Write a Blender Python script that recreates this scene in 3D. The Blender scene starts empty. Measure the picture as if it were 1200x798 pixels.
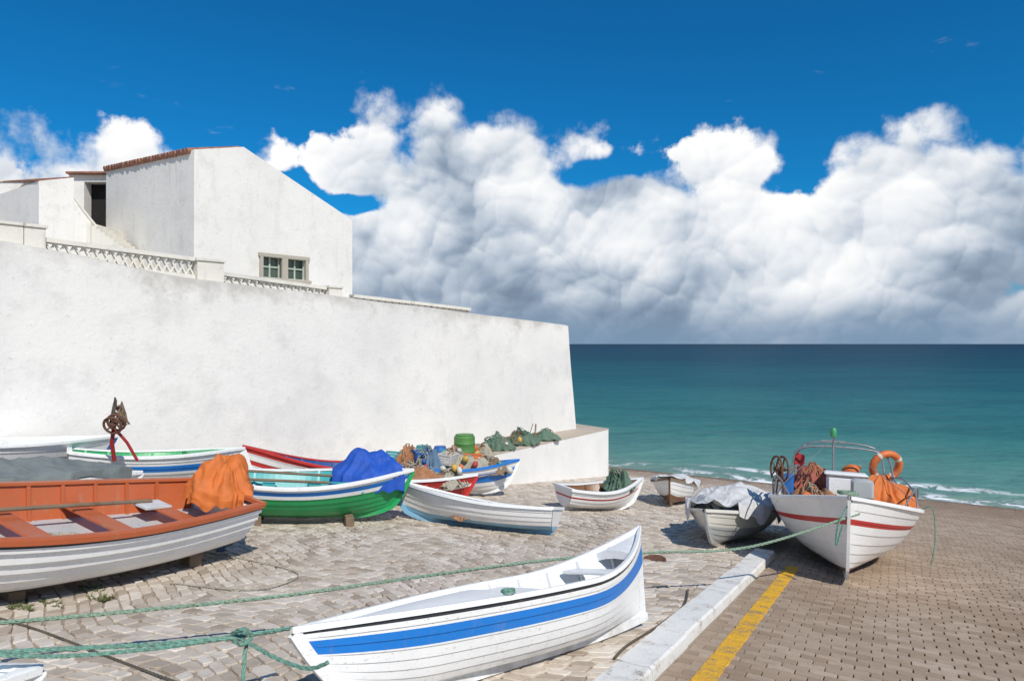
import bpy, math, random
import numpy as np
from mathutils import Vector, Matrix, noise as mn
random.seed(7)
scene=bpy.context.scene; COL=scene.collection
F=800.0; CZ=5.0
def gz(x,y): return 3.056-.1007*y-.0631*x
GN=Vector((.0631,.1007,1)).normalized()
def P(u,v,h):
    a=(u-600)/F; b=(403-v)/F
    t=(h-1.944)/(b+.1007+.0631*a); return Vector((a*t,t,CZ+b*t))
# ------------------------------------------------------------------ materials
class NT:
    def __init__(s,nt): s.nt=nt; s.n=nt.nodes; s.l=nt.links
    def set(s,sock,v):
        if isinstance(v,bpy.types.NodeSocket): s.l.new(v,sock)
        else: sock.default_value=v
    def m(s,op,a,b=None,c=None,clamp=False):
        n=s.n.new('ShaderNodeMath'); n.operation=op; n.use_clamp=clamp
        for i,v in enumerate((a,b,c)):
            if v is not None: s.set(n.inputs[i],v)
        return n.outputs[0]
    def vm(s,op,a,b=None):
        n=s.n.new('ShaderNodeVectorMath'); n.operation=op
        s.set(n.inputs[0],a)
        if b is not None: s.set(n.inputs[1] if op!='SCALE' else n.inputs['Scale'],b)
        return n.outputs[0]
    def comb(s,x,y,z):
        n=s.n.new('ShaderNodeCombineXYZ')
        for i,v in enumerate((x,y,z)): s.set(n.inputs[i],v)
        return n.outputs[0]
    def sep(s,v):
        n=s.n.new('ShaderNodeSeparateXYZ'); s.l.new(v,n.inputs[0]); return n.outputs
    def noise(s,vec,scale,detail=4,rough=.5,dist=0.):
        n=s.n.new('ShaderNodeTexNoise'); 
        if vec is not None: s.l.new(vec,n.inputs['Vector'])
        n.inputs['Scale'].default_value=scale; n.inputs['Detail'].default_value=detail
        n.inputs['Roughness'].default_value=rough; n.inputs['Distortion'].default_value=dist
        return n.outputs['Fac']
    def ss(s,v,lo,hi):
        n=s.n.new('ShaderNodeMapRange'); n.interpolation_type='SMOOTHSTEP'
        s.set(n.inputs[0],v); s.set(n.inputs[1],lo); s.set(n.inputs[2],hi); return n.outputs[0]
    def mix(s,f,a,b,mode='MIX'):
        n=s.n.new('ShaderNodeMix'); n.data_type='RGBA'; n.blend_type=mode
        s.set(n.inputs[0],f)
        s.set(n.inputs[6],a if not isinstance(a,tuple) else (*a[:3],1)); s.set(n.inputs[7],b if not isinstance(b,tuple) else (*b[:3],1))
        return n.outputs[2]
    def ramp(s,f,stops,interp='LINEAR'):
        n=s.n.new('ShaderNodeValToRGB'); s.l.new(f,n.inputs[0]); cr=n.color_ramp; cr.interpolation=interp
        while len(cr.elements)<len(stops): cr.elements.new(.5)
        for e,(p,c) in zip(cr.elements,stops):
            e.position=p; e.color=(*c,1) if isinstance(c,tuple) else (c,c,c,1)
        return n.outputs[0]
    def bump(s,h,strength=.3,dist=.01,normal=None):
        n=s.n.new('ShaderNodeBump'); s.l.new(h,n.inputs['Height']); n.inputs['Strength'].default_value=strength
        n.inputs['Distance'].default_value=dist
        if normal is not None: s.l.new(normal,n.inputs['Normal'])
        return n.outputs[0]
def newmat(name):
    m=bpy.data.materials.new(name); m.use_nodes=True; t=NT(m.node_tree)
    b=t.n['Principled BSDF']; tc=t.n.new('ShaderNodeTexCoord')
    return m,t,b,tc.outputs['Object']
_mc={}
def paint(name,col,rough=.5,dirt=.35,dirtcol=(.22,.17,.12),bump=.15,scale=6.,metal=0.):
    if name in _mc: return _mc[name]
    m,t,b,co=newmat(name)
    n1=t.noise(co,scale,5,.62); n2=t.noise(co,scale*.35,3,.5); n3=t.noise(co,scale*9,3,.6)
    c=t.mix(t.ss(n2,.3,.75),col,tuple(x*.78 for x in col))
    mk=t.m('MULTIPLY',t.ss(n1,.54,.72),dirt)
    c=t.mix(mk,c,dirtcol)
    sp=t.m('MULTIPLY',t.ss(n3,.64,.7),dirt*.9)
    c=t.mix(sp,c,tuple(x*.5 for x in dirtcol))
    t.l.new(c,b.inputs['Base Color'])
    t.l.new(t.m('ADD',rough-.1,t.m('MULTIPLY',n1,.3)),b.inputs['Roughness'])
    b.inputs['Metallic'].default_value=metal
    t.l.new(t.bump(t.m('ADD',n1,t.m('MULTIPLY',n3,.5)),bump,.01),b.inputs['Normal'])
    _mc[name]=m; return m
def hullpaint(name,col,dirt=.5):
    if name in _mc: return _mc[name]
    m,t,b,co=newmat(name); x,y,z=t.sep(co)
    st=t.noise(t.comb(t.m('MULTIPLY',x,14),t.m('MULTIPLY',y,6),t.m('MULTIPLY',z,1.6)),1.,4,.6)
    n2=t.noise(co,3,4,.6); n3=t.noise(t.comb(x,t.m('MULTIPLY',y,3),t.m('MULTIPLY',z,3)),22,4,.65)
    c=t.mix(t.m('MULTIPLY',t.ss(n2,.35,.7),.4),col,tuple(v*.86 for v in col))
    c=t.mix(t.m('MULTIPLY',t.ss(st,.56,.8),dirt*.6),c,(.36,.29,.2))
    c=t.mix(t.m('MULTIPLY',t.ss(n3,.60,.67),dirt),c,(.2,.16,.12))
    low=t.m('MULTIPLY',t.ss(z,.15,.0),t.ss(n2,.35,.65))
    c=t.mix(t.m('MULTIPLY',low,dirt),c,(.27,.22,.17))
    t.l.new(c,b.inputs['Base Color']); b.inputs['Roughness'].default_value=.4
    t.l.new(t.bump(n3,.12,.01),b.inputs['Normal'])
    _mc[name]=m; return m
WHITE=(.87,.87,.85)
def M_white(): return hullpaint('white_paint',WHITE,.4)
M_black=paint('black_rubber',(.02,.02,.022),.6,.3,(.1,.09,.08))
M_wood=paint('weathered_wood',(.24,.17,.11),.8,.5,(.08,.06,.04),.5,9)
M_rust=paint('rusty_iron',(.16,.07,.04),.8,.6,(.05,.03,.02),.5,14)
M_steel=paint('dull_steel',(.35,.36,.37),.45,.5,(.2,.1,.06),.2,14,.6)
def rope_mat(name,col):
    m,t,b,co=newmat(name)
    n=t.noise(co,60,3,.6); n2=t.noise(co,4,3,.5)
    c=t.mix(t.ss(n,.35,.65),col,tuple(v*.45 for v in col)); c=t.mix(t.m('MULTIPLY',n2,.5),c,(.3,.28,.2))
    t.l.new(c,b.inputs['Base Color']); b.inputs['Roughness'].default_value=.85
    t.l.new(t.bump(n,.8,.01),b.inputs['Normal']); return m
M_ropeg=rope_mat('green_rope',(.28,.46,.33)); M_ropet=rope_mat('teal_rope',(.14,.42,.33)); M_roped=rope_mat('dark_rope',(.07,.04,.03)); M_ropew=rope_mat('pale_rope',(.55,.5,.4))
# ------------------------------------------------------------------ mesh helpers
def mkobj(name,V,Fc,mats,parent=None,mi=None,smooth=None,kind=None):
    me=bpy.data.meshes.new(name); me.from_pydata([tuple(v) for v in V],[],Fc)
    for m in (mats if isinstance(mats,(list,tuple)) else [mats]): me.materials.append(m)
    if mi is not None: me.polygons.foreach_set('material_index',mi)
    if smooth is not None:
        me.polygons.foreach_set('use_smooth',[True]*len(me.polygons)); me.set_sharp_from_angle(angle=math.radians(smooth))
    me.update(); o=bpy.data.objects.new(name,me); COL.objects.link(o)
    if parent: o.parent=parent
    if kind: o['kind']=kind
    return o
def tag(o,label,cat,group=None):
    o['label']=label; o['category']=cat
    if group: o['group']=group
    return o
def empty(name,mat=None,loc=None):
    e=bpy.data.objects.new(name,None); COL.objects.link(e); e.empty_display_size=.2
    if mat is not None: e.matrix_world=mat
    if loc is not None: e.location=loc
    return e
def merge(parts):
    V=[];Fc=[]
    for v,f in parts:
        k=len(V); V+=[tuple(q) for q in v]; Fc+=[tuple(i+k for i in g) for g in f]
    return V,Fc
def box(c,s,rot=0.,bev=0.,M=None):
    hx,hy,hz=s[0]/2,s[1]/2,s[2]/2; V=[];Fc=[]
    if bev<=0:
        V=[Vector((a*hx,b*hy,d*hz)) for a in(-1,1) for b in(-1,1) for d in(-1,1)]
        Fc=[(0,1,3,2),(4,6,7,5),(0,4,5,1),(2,3,7,6),(0,2,6,4),(1,5,7,3)]
    else:
        e=min(bev,hx*.9,hy*.9,hz*.9); rings=[]
        for (z,i) in((-hz,e),(-hz+e,0),(hz-e,0),(hz,e)):
            x,y=hx-i,hy-i; k=e*.8
            r=[(x-k,-y),(x,-y+k),(x,y-k),(x-k,y),(-x+k,y),(-x,y-k),(-x,-y+k),(-x+k,-y)]
            rings.append(len(V)); V+=[Vector((p[0],p[1],z)) for p in r]
        for a,b in zip(rings,rings[1:]):
            for i in range(8): j=(i+1)%8; Fc.append((a+i,a+j,b+j,b+i))
        Fc.append(tuple(range(7,-1,-1))); Fc.append(tuple(rings[-1]+i for i in range(8)))
    R=Matrix.Rotation(rot,3,'Z'); out=[]
    for v in V:
        v=R@v
        if M is not None: v=M@v
        out.append(v+Vector(c))
    return out,Fc
def tube(pts,r,n=7,closed=False,rend=None):
    pts=[Vector(p) for p in pts]; N=len(pts); V=[];Fc=[]; up=Vector((0,0,1))
    prev=None
    for i,p in enumerate(pts):
        a=pts[i-1] if (i>0 or closed) else p; b=pts[(i+1)%N] if (i<N-1 or closed) else p
        d=(b-a).normalized() if (b-a).length>1e-9 else Vector((1,0,0))
        if prev is None:
            s=d.cross(up)
            if s.length<.1: s=d.cross(Vector((1,0,0)))
        else: s=prev-d*prev.dot(d)
        s.normalize(); prev=s; q=d.cross(s)
        rr=r if rend is None else r+(rend-r)*i/(N-1)
        for k in range(n):
            t=2*math.pi*k/n; V.append(p+s*math.cos(t)*rr+q*math.sin(t)*rr)
    for i in range(N if closed else N-1):
        j=(i+1)%N
        for k in range(n):
            l=(k+1)%n; Fc.append((i*n+k,i*n+l,j*n+l,j*n+k))
    if not closed: Fc.append(tuple(range(n-1,-1,-1))); Fc.append(tuple((N-1)*n+k for k in range(n)))
    return V,Fc
def smoothpts(pts,sub=8):
    pts=[Vector(p) for p in pts]; out=[]
    for i in range(len(pts)-1):
        p0=pts[max(i-1,0)];p1=pts[i];p2=pts[i+1];p3=pts[min(i+2,len(pts)-1)]
        for k in range(sub):
            t=k/sub
            out.append(.5*((2*p1)+(p2-p0)*t+(2*p0-5*p1+4*p2-p3)*t*t+(3*p1-p0-3*p2+p3)*t**3))
    out.append(pts[-1]); return out
def lathe(prof,n=20,axis='Z',c=(0,0,0)):
    V=[];Fc=[]; c=Vector(c)
    for r,z in prof:
        for k in range(n):
            t=2*math.pi*k/n; p=Vector((r*math.cos(t),r*math.sin(t),z))
            V.append(p+c)
    for i in range(len(prof)-1):
        for k in range(n):
            l=(k+1)%n; Fc.append((i*n+k,i*n+l,(i+1)*n+l,(i+1)*n+k))
    Fc.append(tuple(range(n-1,-1,-1))); Fc.append(tuple((len(prof)-1)*n+k for k in range(n)))
    return V,Fc
def prism(poly,z0,z1):
    n=len(poly); zz=z1 if isinstance(z1,(list,tuple)) else [z1]*n
    V=[(p[0],p[1],z0) for p in poly]+[(p[0],p[1],z) for p,z in zip(poly,zz)]
    Fc=[tuple(range(n-1,-1,-1)),tuple(range(n,2*n))]+[(i,(i+1)%n,n+(i+1)%n,n+i) for i in range(n)]
    return V,Fc
# ------------------------------------------------------------------ plaster
def plaster(name,col,stain=.5,streak=1.,bs=.45):
    m,t,b,co=newmat(name)
    x,y,z=t.sep(co)
    big=t.noise(co,.35,4,.6); med=t.noise(co,1.8,6,.68); fine=t.noise(co,14,4,.6)
    st=t.noise(t.comb(t.m('MULTIPLY',x,3.2),t.m('MULTIPLY',y,3.2),t.m('MULTIPLY',z,.45)),1.,5,.65)
    c=t.mix(t.ss(big,.35,.7),col,tuple(v*.9 for v in col))
    c=t.mix(t.m('MULTIPLY',t.ss(st,.54,.78),stain*streak),c,(.48,.45,.40))
    c=t.mix(t.m('MULTIPLY',t.ss(med,.5,.72),stain*.6),c,(.50,.48,.44))
    c=t.mix(t.m('MULTIPLY',t.ss(fine,.62,.72),stain*.6),c,(.36,.34,.30))
    t.l.new(c,b.inputs['Base Color']); b.inputs['Roughness'].default_value=.9
    b.inputs['Specular IOR Level'].default_value=.2
    h=t.m('ADD',t.m('MULTIPLY',med,1.2),t.m('MULTIPLY',fine,.5))
    t.l.new(t.bump(h,bs,.03),b.inputs['Normal']); return m
M_plaster2=plaster('house_plaster',(.80,.775,.725),.6,.6)
M_plat=plaster('platform_plaster',(.86,.84,.80),.35,.4)
M_trim=plaster('parapet_plaster',(.74,.71,.63),.85)
m,t,b,co=newmat('whitewashed_plaster'); at_=t.n.new('ShaderNodeAttribute'); at_.attribute_name='hgt'; hf=at_.outputs['Fac']
x,y,z=t.sep(co)
big=t.noise(co,.3,4,.6); med=t.noise(co,1.3,7,.7); fine=t.noise(co,13,4,.6)
st=t.noise(t.comb(t.m('MULTIPLY',x,2.5),t.m('MULTIPLY',y,2.5),t.m('MULTIPLY',z,.6)),1.,5,.65)
c=t.mix(t.ss(big,.38,.62),(.80,.775,.73),(.72,.705,.67))
c=t.mix(t.m('MULTIPLY',t.ss(med,.46,.72),.5),c,(.58,.565,.535))
c=t.mix(t.m('MULTIPLY',t.ss(st,.56,.8),.2),c,(.47,.45,.41))
c=t.mix(t.m('MULTIPLY',t.ss(fine,.62,.72),.35),c,(.42,.4,.36))
gr=t.m('MULTIPLY',t.ss(t.m('ADD',hf,t.m('MULTIPLY',t.m('SUBTRACT',med,.5),.22)),.945,1.03),.6)
c=t.mix(gr,c,(.42,.385,.33))
lo=t.m('MULTIPLY',t.ss(t.m('ADD',hf,t.m('MULTIPLY',t.m('SUBTRACT',med,.5),.3)),.5,.32),.4)
c=t.mix(lo,c,(.5,.46,.4))
t.l.new(c,b.inputs['Base Color']); b.inputs['Roughness'].default_value=.92; b.inputs['Specular IOR Level'].default_value=.15
t.l.new(t.bump(t.m('ADD',t.m('MULTIPLY',med,1.4),t.m('MULTIPLY',fine,.6)),.42,.03),b.inputs['Normal']); M_plaster=m
# ------------------------------------------------------------------ SEA WALL
W0=Vector((-8.67,11.56)); W1=Vector((1.9,23.1)); WD=(W1-W0); S2=Vector((-.813,.581))
def wz(t):
    ks=[(-1,6.95),(0,6.73),(.209,6.31),(.446,6.107),(1,5.607)]
    for (a,za),(b,zb) in zip(ks,ks[1:]):
        if t<=b: return za+(zb-za)*(t-a)/(b-a)
    return ks[-1][1]
nrm=Vector((WD.y,-WD.x)).normalized()
V=[];Fc=[];hg=[]; NTs=90; NZ=12
for i in range(NTs+1):
    t_=-.9+1.9*i/NTs; p=W0+WD*t_; top=wz(t_)+.035*mn.noise(Vector((t_*9,0,0)))+.012*mn.noise(Vector((t_*60,0,0)))
    for j in range(NZ+1):
        q=j/NZ; z=-1.5+(top+1.5)*q; off=(1-q)*.42+.04*mn.noise(Vector((t_*8,q*3,1)))
        endo=(1-q)*.33*(1 if i==NTs else 0)
        pp=p+nrm*off+WD.normalized()*endo; V.append((pp.x,pp.y,z)); hg.append(q)
    for k,(bk,dz) in enumerate(((.12,.035),(.5,.03),(18,.0))):
        pp=p+S2*bk; V.append((pp.x,pp.y,top+dz-(0.25 if bk>1 else 0))); hg.append(1.05)
    pp=p+S2*18; V.append((pp.x,pp.y,-1.5)); hg.append(1)
R=NZ+5
for i in range(NTs):
    for j in range(R-1): a=i*R+j; Fc.append((a,a+R,a+R+1,a+1))
Fc.append(tuple(NTs*R+j for j in range(R))); Fc.append(tuple(R-1-j for j in range(R)))
wall=mkobj('sea_wall',V,Fc,M_plaster,smooth=35)
a_=wall.data.attributes.new('hgt','FLOAT','POINT'); a_.data.foreach_set('value',hg)
tag(wall,'long whitewashed plaster retaining wall below the house','wall')
# ------------------------------------------------------------------ PLATFORM
pf=[(3.26,23.1),(0,18.4),(-2.6,14.9),(-4.2,16.6),(2.2,24.6)]
base=empty('harbour_platform',loc=(0,0,0)); tag(base,'low white plastered platform at the foot of the wall','platform')
v,f=prism(pf,-1.2,2.105); mkobj('wall',v,f,M_plat,base)
m,t,b,co=newmat('platform_concrete')
n1=t.noise(co,2,5,.6); t.l.new(t.mix(n1,(.58,.50,.40),(.40,.33,.25)),b.inputs['Base Color']); b.inputs['Roughness'].default_value=.9
t.l.new(t.bump(t.noise(co,20,4,.6),.5,.02),b.inputs['Normal']); M_conc=m
cen=Vector((sum(p[0] for p in pf)/5,sum(p[1] for p in pf)/5))
v,f=prism([tuple(cen+(Vector(p)-cen)*1.006) for p in pf],2.107,2.14); mkobj('coping',v,f,M_conc,base)
# ------------------------------------------------------------------ HOUSE
def cut(o,v,f):
    c=mkobj('cutter',v,f,[]); md=o.modifiers.new('b','BOOLEAN'); md.operation='DIFFERENCE'; md.object=c; md.solver='EXACT'
    bpy.context.view_layer.update(); dg=bpy.context.evaluated_depsgraph_get()
    me=bpy.data.meshes.new_from_object(o.evaluated_get(dg)); o.modifiers.clear(); o.data=me
    bpy.data.objects.remove(c)
A=Vector((-9.12,19.56)); B=Vector((-5.50,23.5)); G=(B-A); GL=G.length; g=G.normalized(); LEN=5.4
house=empty('white_house',loc=(0,0,0)); tag(house,'white plastered house with sloping roof and small window','house')
def gp(s,d,z): p=A+g*s+S2*d; return (p.x,p.y,z)
prof=[(0,5.3),(GL,5.3),(GL,9.26),(GL*.274,10.96),(0,10.57)]
V=[gp(s,0,z) for s,z in prof]+[gp(s,LEN,z+(.25 if z>6 else 0)) for s,z in prof]
Fc=[tuple(reversed(x)) for x in [(4,3,2,1,0)[::-1],(5,6,7,8,9)[::-1]]+[(i,(i+1)%5,(i+1)%5+5,i+5) for i in range(5)]]
hw=mkobj('wall',V,Fc,M_plaster2,house)
def gable_s(u):
    a=(u-600)/F; return (a*A.y-A.x)/(g.x-a*g.y)
s0,s1=gable_s(304),gable_s(360)
ym=A.y+g.y*(s0+s1)/2; zt=CZ+(403-300)/F*ym; zb=CZ+(403-329)/F*ym
ang=math.atan2(g.y,g.x)
nside=Vector((g.y,-g.x))
def gb(s,dout,z,size,bev=0):
    p=A+g*s+nside*dout; return box((p.x,p.y,z),size,ang,bev)
sm=(s0+s1)/2; ww=s1-s0; wh=zt-zb
v,f=gb(sm,0,(zt+zb)/2,(ww-.16,.5,wh-.14)); cut(hw,v,f)
M_frame=plaster('window_stone',(.45,.41,.34),.5); M_gfr=paint('green_white_frame',(.42,.52,.42),.5,.3)
m,t,b,co=newmat('window_glass'); b.inputs['Roughness'].default_value=.08
t.l.new(t.mix(t.noise(co,2,3,.5),(.02,.03,.03),(.12,.15,.12)),b.inputs['Base Color']); M_glass=m
win=empty('window',loc=(0,0,0)); win.parent=house
v,f=merge([gb(sm,.02,zt-.03,(ww+.1,.12,.12),.01),gb(sm,.04,zb+.0,(ww+.16,.2,.1),.01),gb(s0+.04,.02,(zt+zb)/2,(.1,.11,wh-.1)),gb(s1-.04,.02,(zt+zb)/2,(.1,.11,wh-.1)),gb(sm,.02,(zt+zb)/2,(.2,.11,wh-.1))])
mkobj('frame',v,f,M_frame,win)
v,f=gb(sm,-.16,(zt+zb)/2,(ww-.12,.01,wh-.1)); mkobj('glass',v,f,M_glass,win)
for k in (-1,1):
    c=sm+k*(ww/4+.02); hw2=ww/2-.2; parts=[]
    for q in (-.5,0,.5): parts.append(gb(c+q*hw2,-.13,(zt+zb)/2,(.05,.04,wh-.15)))
    for q in (-.42,0.02,.42): parts.append(gb(c,-.128,(zt+zb)/2+q*wh,(hw2,.035,.045)))
    v,f=merge(parts); mkobj('window_sash',v,f,M_gfr,win)
m,t,b,co=newmat('terracotta_tile')
n=t.noise(co,7,4,.6); c=t.mix(t.ss(n,.3,.7),(.40,.17,.10),(.19,.10,.07)); t.l.new(c,b.inputs['Base Color']); b.inputs['Roughness'].default_value=.85
M_tile=m
def tiles(name,parent,p0,p1,rise_vec,n,ov=.07):
    p0=Vector(p0);p1=Vector(p1);rv=Vector(rise_vec);parts=[]
    for i in range(n):
        c=p0+(p1-p0)*((i+.5)/n); w=(p1-p0).length/n*.5; ov2=ov+random.uniform(-.02,.02)
        parts.append(tube([c-rv.normalized()*ov2,c+rv*.5,c+rv],w,8,rend=w*.9))
    v,f=merge(parts); return mkobj(name,v,f,M_tile,parent,smooth=40)
ap=Vector(gp(GL*.274,.15,10.94)); e0=Vector(gp(.0,.15,10.57))
tiles('roof',house,gp(.0,.15,10.57),gp(.0,LEN,10.82),ap-e0,30,.1)
tiles('roof',house,gp(GL-.1,.25,9.2),gp(GL-.1,LEN,9.45),Vector(gp(GL*.274,.25,10.88))-Vector(gp(GL-.1,.25,9.2)),26)
Cx=Vector((-13.57,19.56)); 
def ap_(s,d,z): p=Cx+g*s+S2*d; return (p.x,p.y,z)
def an_s(u): a=(u-600)/F; return (a*Cx.y-Cx.x)/(g.x-a*g.y)
sa,sb,sc=an_s(45),an_s(86),an_s(134)
def zat(v,s): return CZ+(403-v)/F*(Cx.y+g.y*s)
def extr(prof,fn,d0,d1):
    n=len(prof); V=[fn(s,d0,z) for s,z in prof]+[fn(s,d1,z) for s,z in prof]
    Fc=[tuple(range(n)),tuple(range(2*n-1,n-1,-1))]+[(i+n,(i+1)%n+n,(i+1)%n,i) for i in range(n)]
    return V,Fc
annex=empty('stair_annex',loc=(0,0,0)); tag(annex,'white annex with outside stair parapet and dark doorway','house annex')
v,f=extr([(sa,5.3),(sb,5.3),(sb,zat(208,sb)),(sa,zat(212,sa))],ap_,0,4.5); mkobj('wall',v,f,M_plaster2,annex)
cp=[]
for i in range(11):
    q=i/10; s_=sb+.003+(sc-sb)*q; vv=231+(292-231)*(q**.9); cp.append((s_,zat(vv,s_)))
v,f=extr([(sb+.003,5.3),(sc,5.3)]+cp[::-1],ap_,0,.18); mkobj('parapet',v,f,M_plaster2,annex)
v,f=extr([(s_,z_-.04) for s_,z_ in cp]+[(s_,z_+.05) for s_,z_ in cp[::-1]],ap_,-.04,.22); mkobj('coping',v,f,M_trim,annex)
tiles('roof',annex,ap_(sa-.05,.1,zat(211,sa)),ap_(sb+.0,.1,zat(207.5,sb)),Vector((S2.x*2.5,S2.y*2.5,.3)),18,.08)
M_dark=paint('painted_interior_shade',(.015,.014,.013),.9,.1)
def ray_y(u,y): return ((u-600)/F*y,y)
yb=23.2
zD=lambda v: CZ+(403-v)/F*yb
x0,_=ray_y(80,yb); xa,_=ray_y(98,yb); xb,_=ray_y(131,yb); x1,_=ray_y(150,yb); ztop=zD(205)
v,f=merge([box(((x0+xa)/2,yb+.2,(5+ztop)/2),(xa-x0,.4,ztop-5)),box(((xb+x1)/2,yb+.2,(5+ztop)/2),(x1-xb,.4,ztop-5)),box(((xa+xb)/2,yb+.2,(zD(213)+ztop)/2),(xb-xa,.4,ztop-zD(213)))])
mkobj('wall',v,f,M_plaster2,annex)
v,f=box(((xa+xb)/2,yb+.5,(7+ztop)/2),(xb-xa+.4,.1,ztop-7)); mkobj('doorway_shade_panel',v,f,M_dark,annex)  # near-black panel behind the opening, painted as the shade inside the doorway
v,f=box(((x0+x1)/2,yb+.1,ztop+.04),(x1-x0,.6,.08),0,.02); mkobj('eave',v,f,M_tile,annex)
st=[]; ysd=20.9
for i in range(8):
    z1=CZ+(403-(264+3.8*i))/F*ysd; q0=ray_y(112+5.2*i,ysd)[0]
    st.append(box((q0+.068-(.5 if i==0 else 0),ysd+(1.1 if i==0 else .0),(5.2+z1)/2),(.136 if i else 1.1,.9+(2.2 if i==0 else 0),z1-5.2),0))
v,f=merge(st); mkobj('staircase',v,f,M_trim,annex)
blk=empty('white_outbuilding',loc=(0,0,0)); tag(blk,'plain white plastered outbuilding with flat parapet','outbuilding')
yl=21.5; hx0=ray_y(-180,yl)[0]; hx1=ray_y(41,yl)[0]; htop=CZ+(403-213)/F*yl
v,f=box(((hx0+hx1)/2,yl+2,(5.3+htop)/2),(hx1-hx0,4,htop-5.3),0,.02); mkobj('wall',v,f,M_plaster2,blk)
v,f=box(((hx0+hx1)/2,yl+2,htop+.03),(hx1-hx0+.1,4.1,.06)); mkobj('coping',v,f,M_trim,blk)
# ------------------------------------------------------------------ BALUSTRADE
def wp(u,off=.45):
    a=(u-600)/F; o=W0+S2*off; t=(a*o.y-o.x)/(WD.x-a*WD.y); p=o+WD*t; return p,t
def wallbox(pa,pb,z0a,z1a,z0b,z1b,th):
    pa=Vector(pa);pb=Vector(pb); n=Vector(((pb-pa).y,-(pb-pa).x)).normalized()*th/2
    V=[]
    for p,z0,z1 in((pa,z0a,z1a),(pb,z0b,z1b)):
        for sgn in(1,-1):
            for z in(z0,z1): V.append((p.x+n.x*sgn,p.y+n.y*sgn,z))
    return V,[(0,1,3,2),(4,6,7,5),(0,4,5,1),(2,3,7,6),(0,2,6,4),(1,5,7,3)]
def balustrade(ua,va,ub,vb,hh,label,ncell):
    pa,ta=wp(ua); pb,tb=wp(ub)
    za=CZ+(403-va)/F*pa.y; zb=CZ+(403-vb)/F*pb.y
    e=empty('balustrade',loc=(0,0,0)); tag(e,label,'balustrade','balustrades along the terrace')
    ba,bb=za-hh,zb-hh
    v,f=wallbox(pa,pb,za-.08,za,zb-.08,zb,.22); mkobj('top_rail',v,f,M_trim,e)
    v,f=wallbox(pa,pb,min(wz(ta)-.1,ba-.05),ba+.03,min(wz(tb)-.1,bb-.05),bb+.03,.24); mkobj('base_rail',v,f,M_trim,e)
    parts=[]
    for i in range(ncell):
        for (a,b_,k) in((0,1,0),(1,0,1)):
            t0=(i)/ncell; t1=(i+1)/ncell
            q0=pa+(pb-pa)*t0; q1=pa+(pb-pa)*t1
            l0=ba+(bb-ba)*t0+.03; l1=ba+(bb-ba)*t1+.03; h0=za+(zb-za)*t0-.08; h1=za+(zb-za)*t1-.08
            w=.034
            off=nrm*(.002 if k else -.002)
            z0=(l0,h0)[a]; z1=(l1,h1)[b_]
            parts.append(wallbox(q0+off,q1+off,z0-w,z0+w,z1-w,z1+w,.07+.01*k))
    v,f=merge(parts); mkobj('lattice',v,f,M_trim,e)
balustrade(52,279,226,302,.40,'white lattice balustrade on top of the wall',17)
balustrade(259,319,380,336,.36,'white lattice balustrade below the house window',14)
balustrade(412,345,549,361,.26,'low white lattice balustrade at the terrace end',18)
def pier(ua,ub,vt,label):
    pa,ta=wp(ua);pb,tb=wp(ub); z=CZ+(403-vt)/F*pa.y
    e=empty('parapet_pier',loc=(0,0,0)); tag(e,label,'pier')
    v,f=wallbox(pa,pb,wz(ta)-.2,z-.05,wz(tb)-.2,z-.05,.36); mkobj('pier_block',v,f,M_trim,e)
    d=WD.normalized()*.03
    v,f=wallbox(pa-d,pb+d,z-.05,z,z-.05,z,.42); mkobj('coping',v,f,M_trim,e)
pier(227,258,303,'square white plastered parapet pier with coping'); pier(-30,24,257,'solid white parapet block with stepped top'); pier(25,50,263,'solid white parapet block with stepped top')
pier(381,396,335,'small white plastered pier beside the house corner')
# ------------------------------------------------------------------ GROUND
def axis(vals): return sorted(set(vals))
xs=axis([-3000,-1000,-300,-100,-50]+[x for x in np.linspace(-30,40,71)]+[60,100,300,1000,3000])
ys=axis([-3000,-1000,-300,-100,-50]+[x for x in np.linspace(-20,40,61)]+[60,100,300,1000,3000])
V=[];Fc=[]
for y in ys:
    for x in xs: V.append((x,y,max(-6,min(4.6,gz(x,y)))))
nx=len(xs)
for j in range(len(ys)-1):
    for i in range(nx-1): a=j*nx+i; Fc.append((a,a+1,a+1+nx,a+nx))
m,t,b,co=newmat('sand_and_mortar'); x,y,z=t.sep(co)
sh=t.m('DIVIDE',t.m('SUBTRACT',t.m('ADD',t.m('MULTIPLY',y,.1007),t.m('MULTIPLY',x,.0631)),3.056),.119)
n1=t.noise(co,1.2,5,.6); n2=t.noise(co,25,4,.65)
shn=t.m('ADD',sh,t.m('MULTIPLY',t.m('SUBTRACT',n1,.5),3))
c=t.mix(t.ss(n2,.3,.7),(.42,.345,.26),(.28,.225,.165))
cs=t.mix(n1,(.44,.33,.22),(.34,.24,.155))
c=t.mix(t.ss(shn,-2.6,-1.2),c,cs)
c=t.mix(t.ss(shn,-1.6,-.3),c,(.19,.125,.08))
t.l.new(c,b.inputs['Base Color']); t.l.new(t.m('SUBTRACT',.95,t.m('MULTIPLY',t.ss(shn,-.8,-.1),.45)),b.inputs['Roughness'])
t.l.new(t.bump(t.m('ADD',n2,n1),.6,.02),b.inputs['Normal'])
mkobj('ground',V,Fc,m,kind='structure')
D=Vector((.489,.872)); RR=Vector((.872,-.489)); C0=Vector((1.05,5.11))
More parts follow.
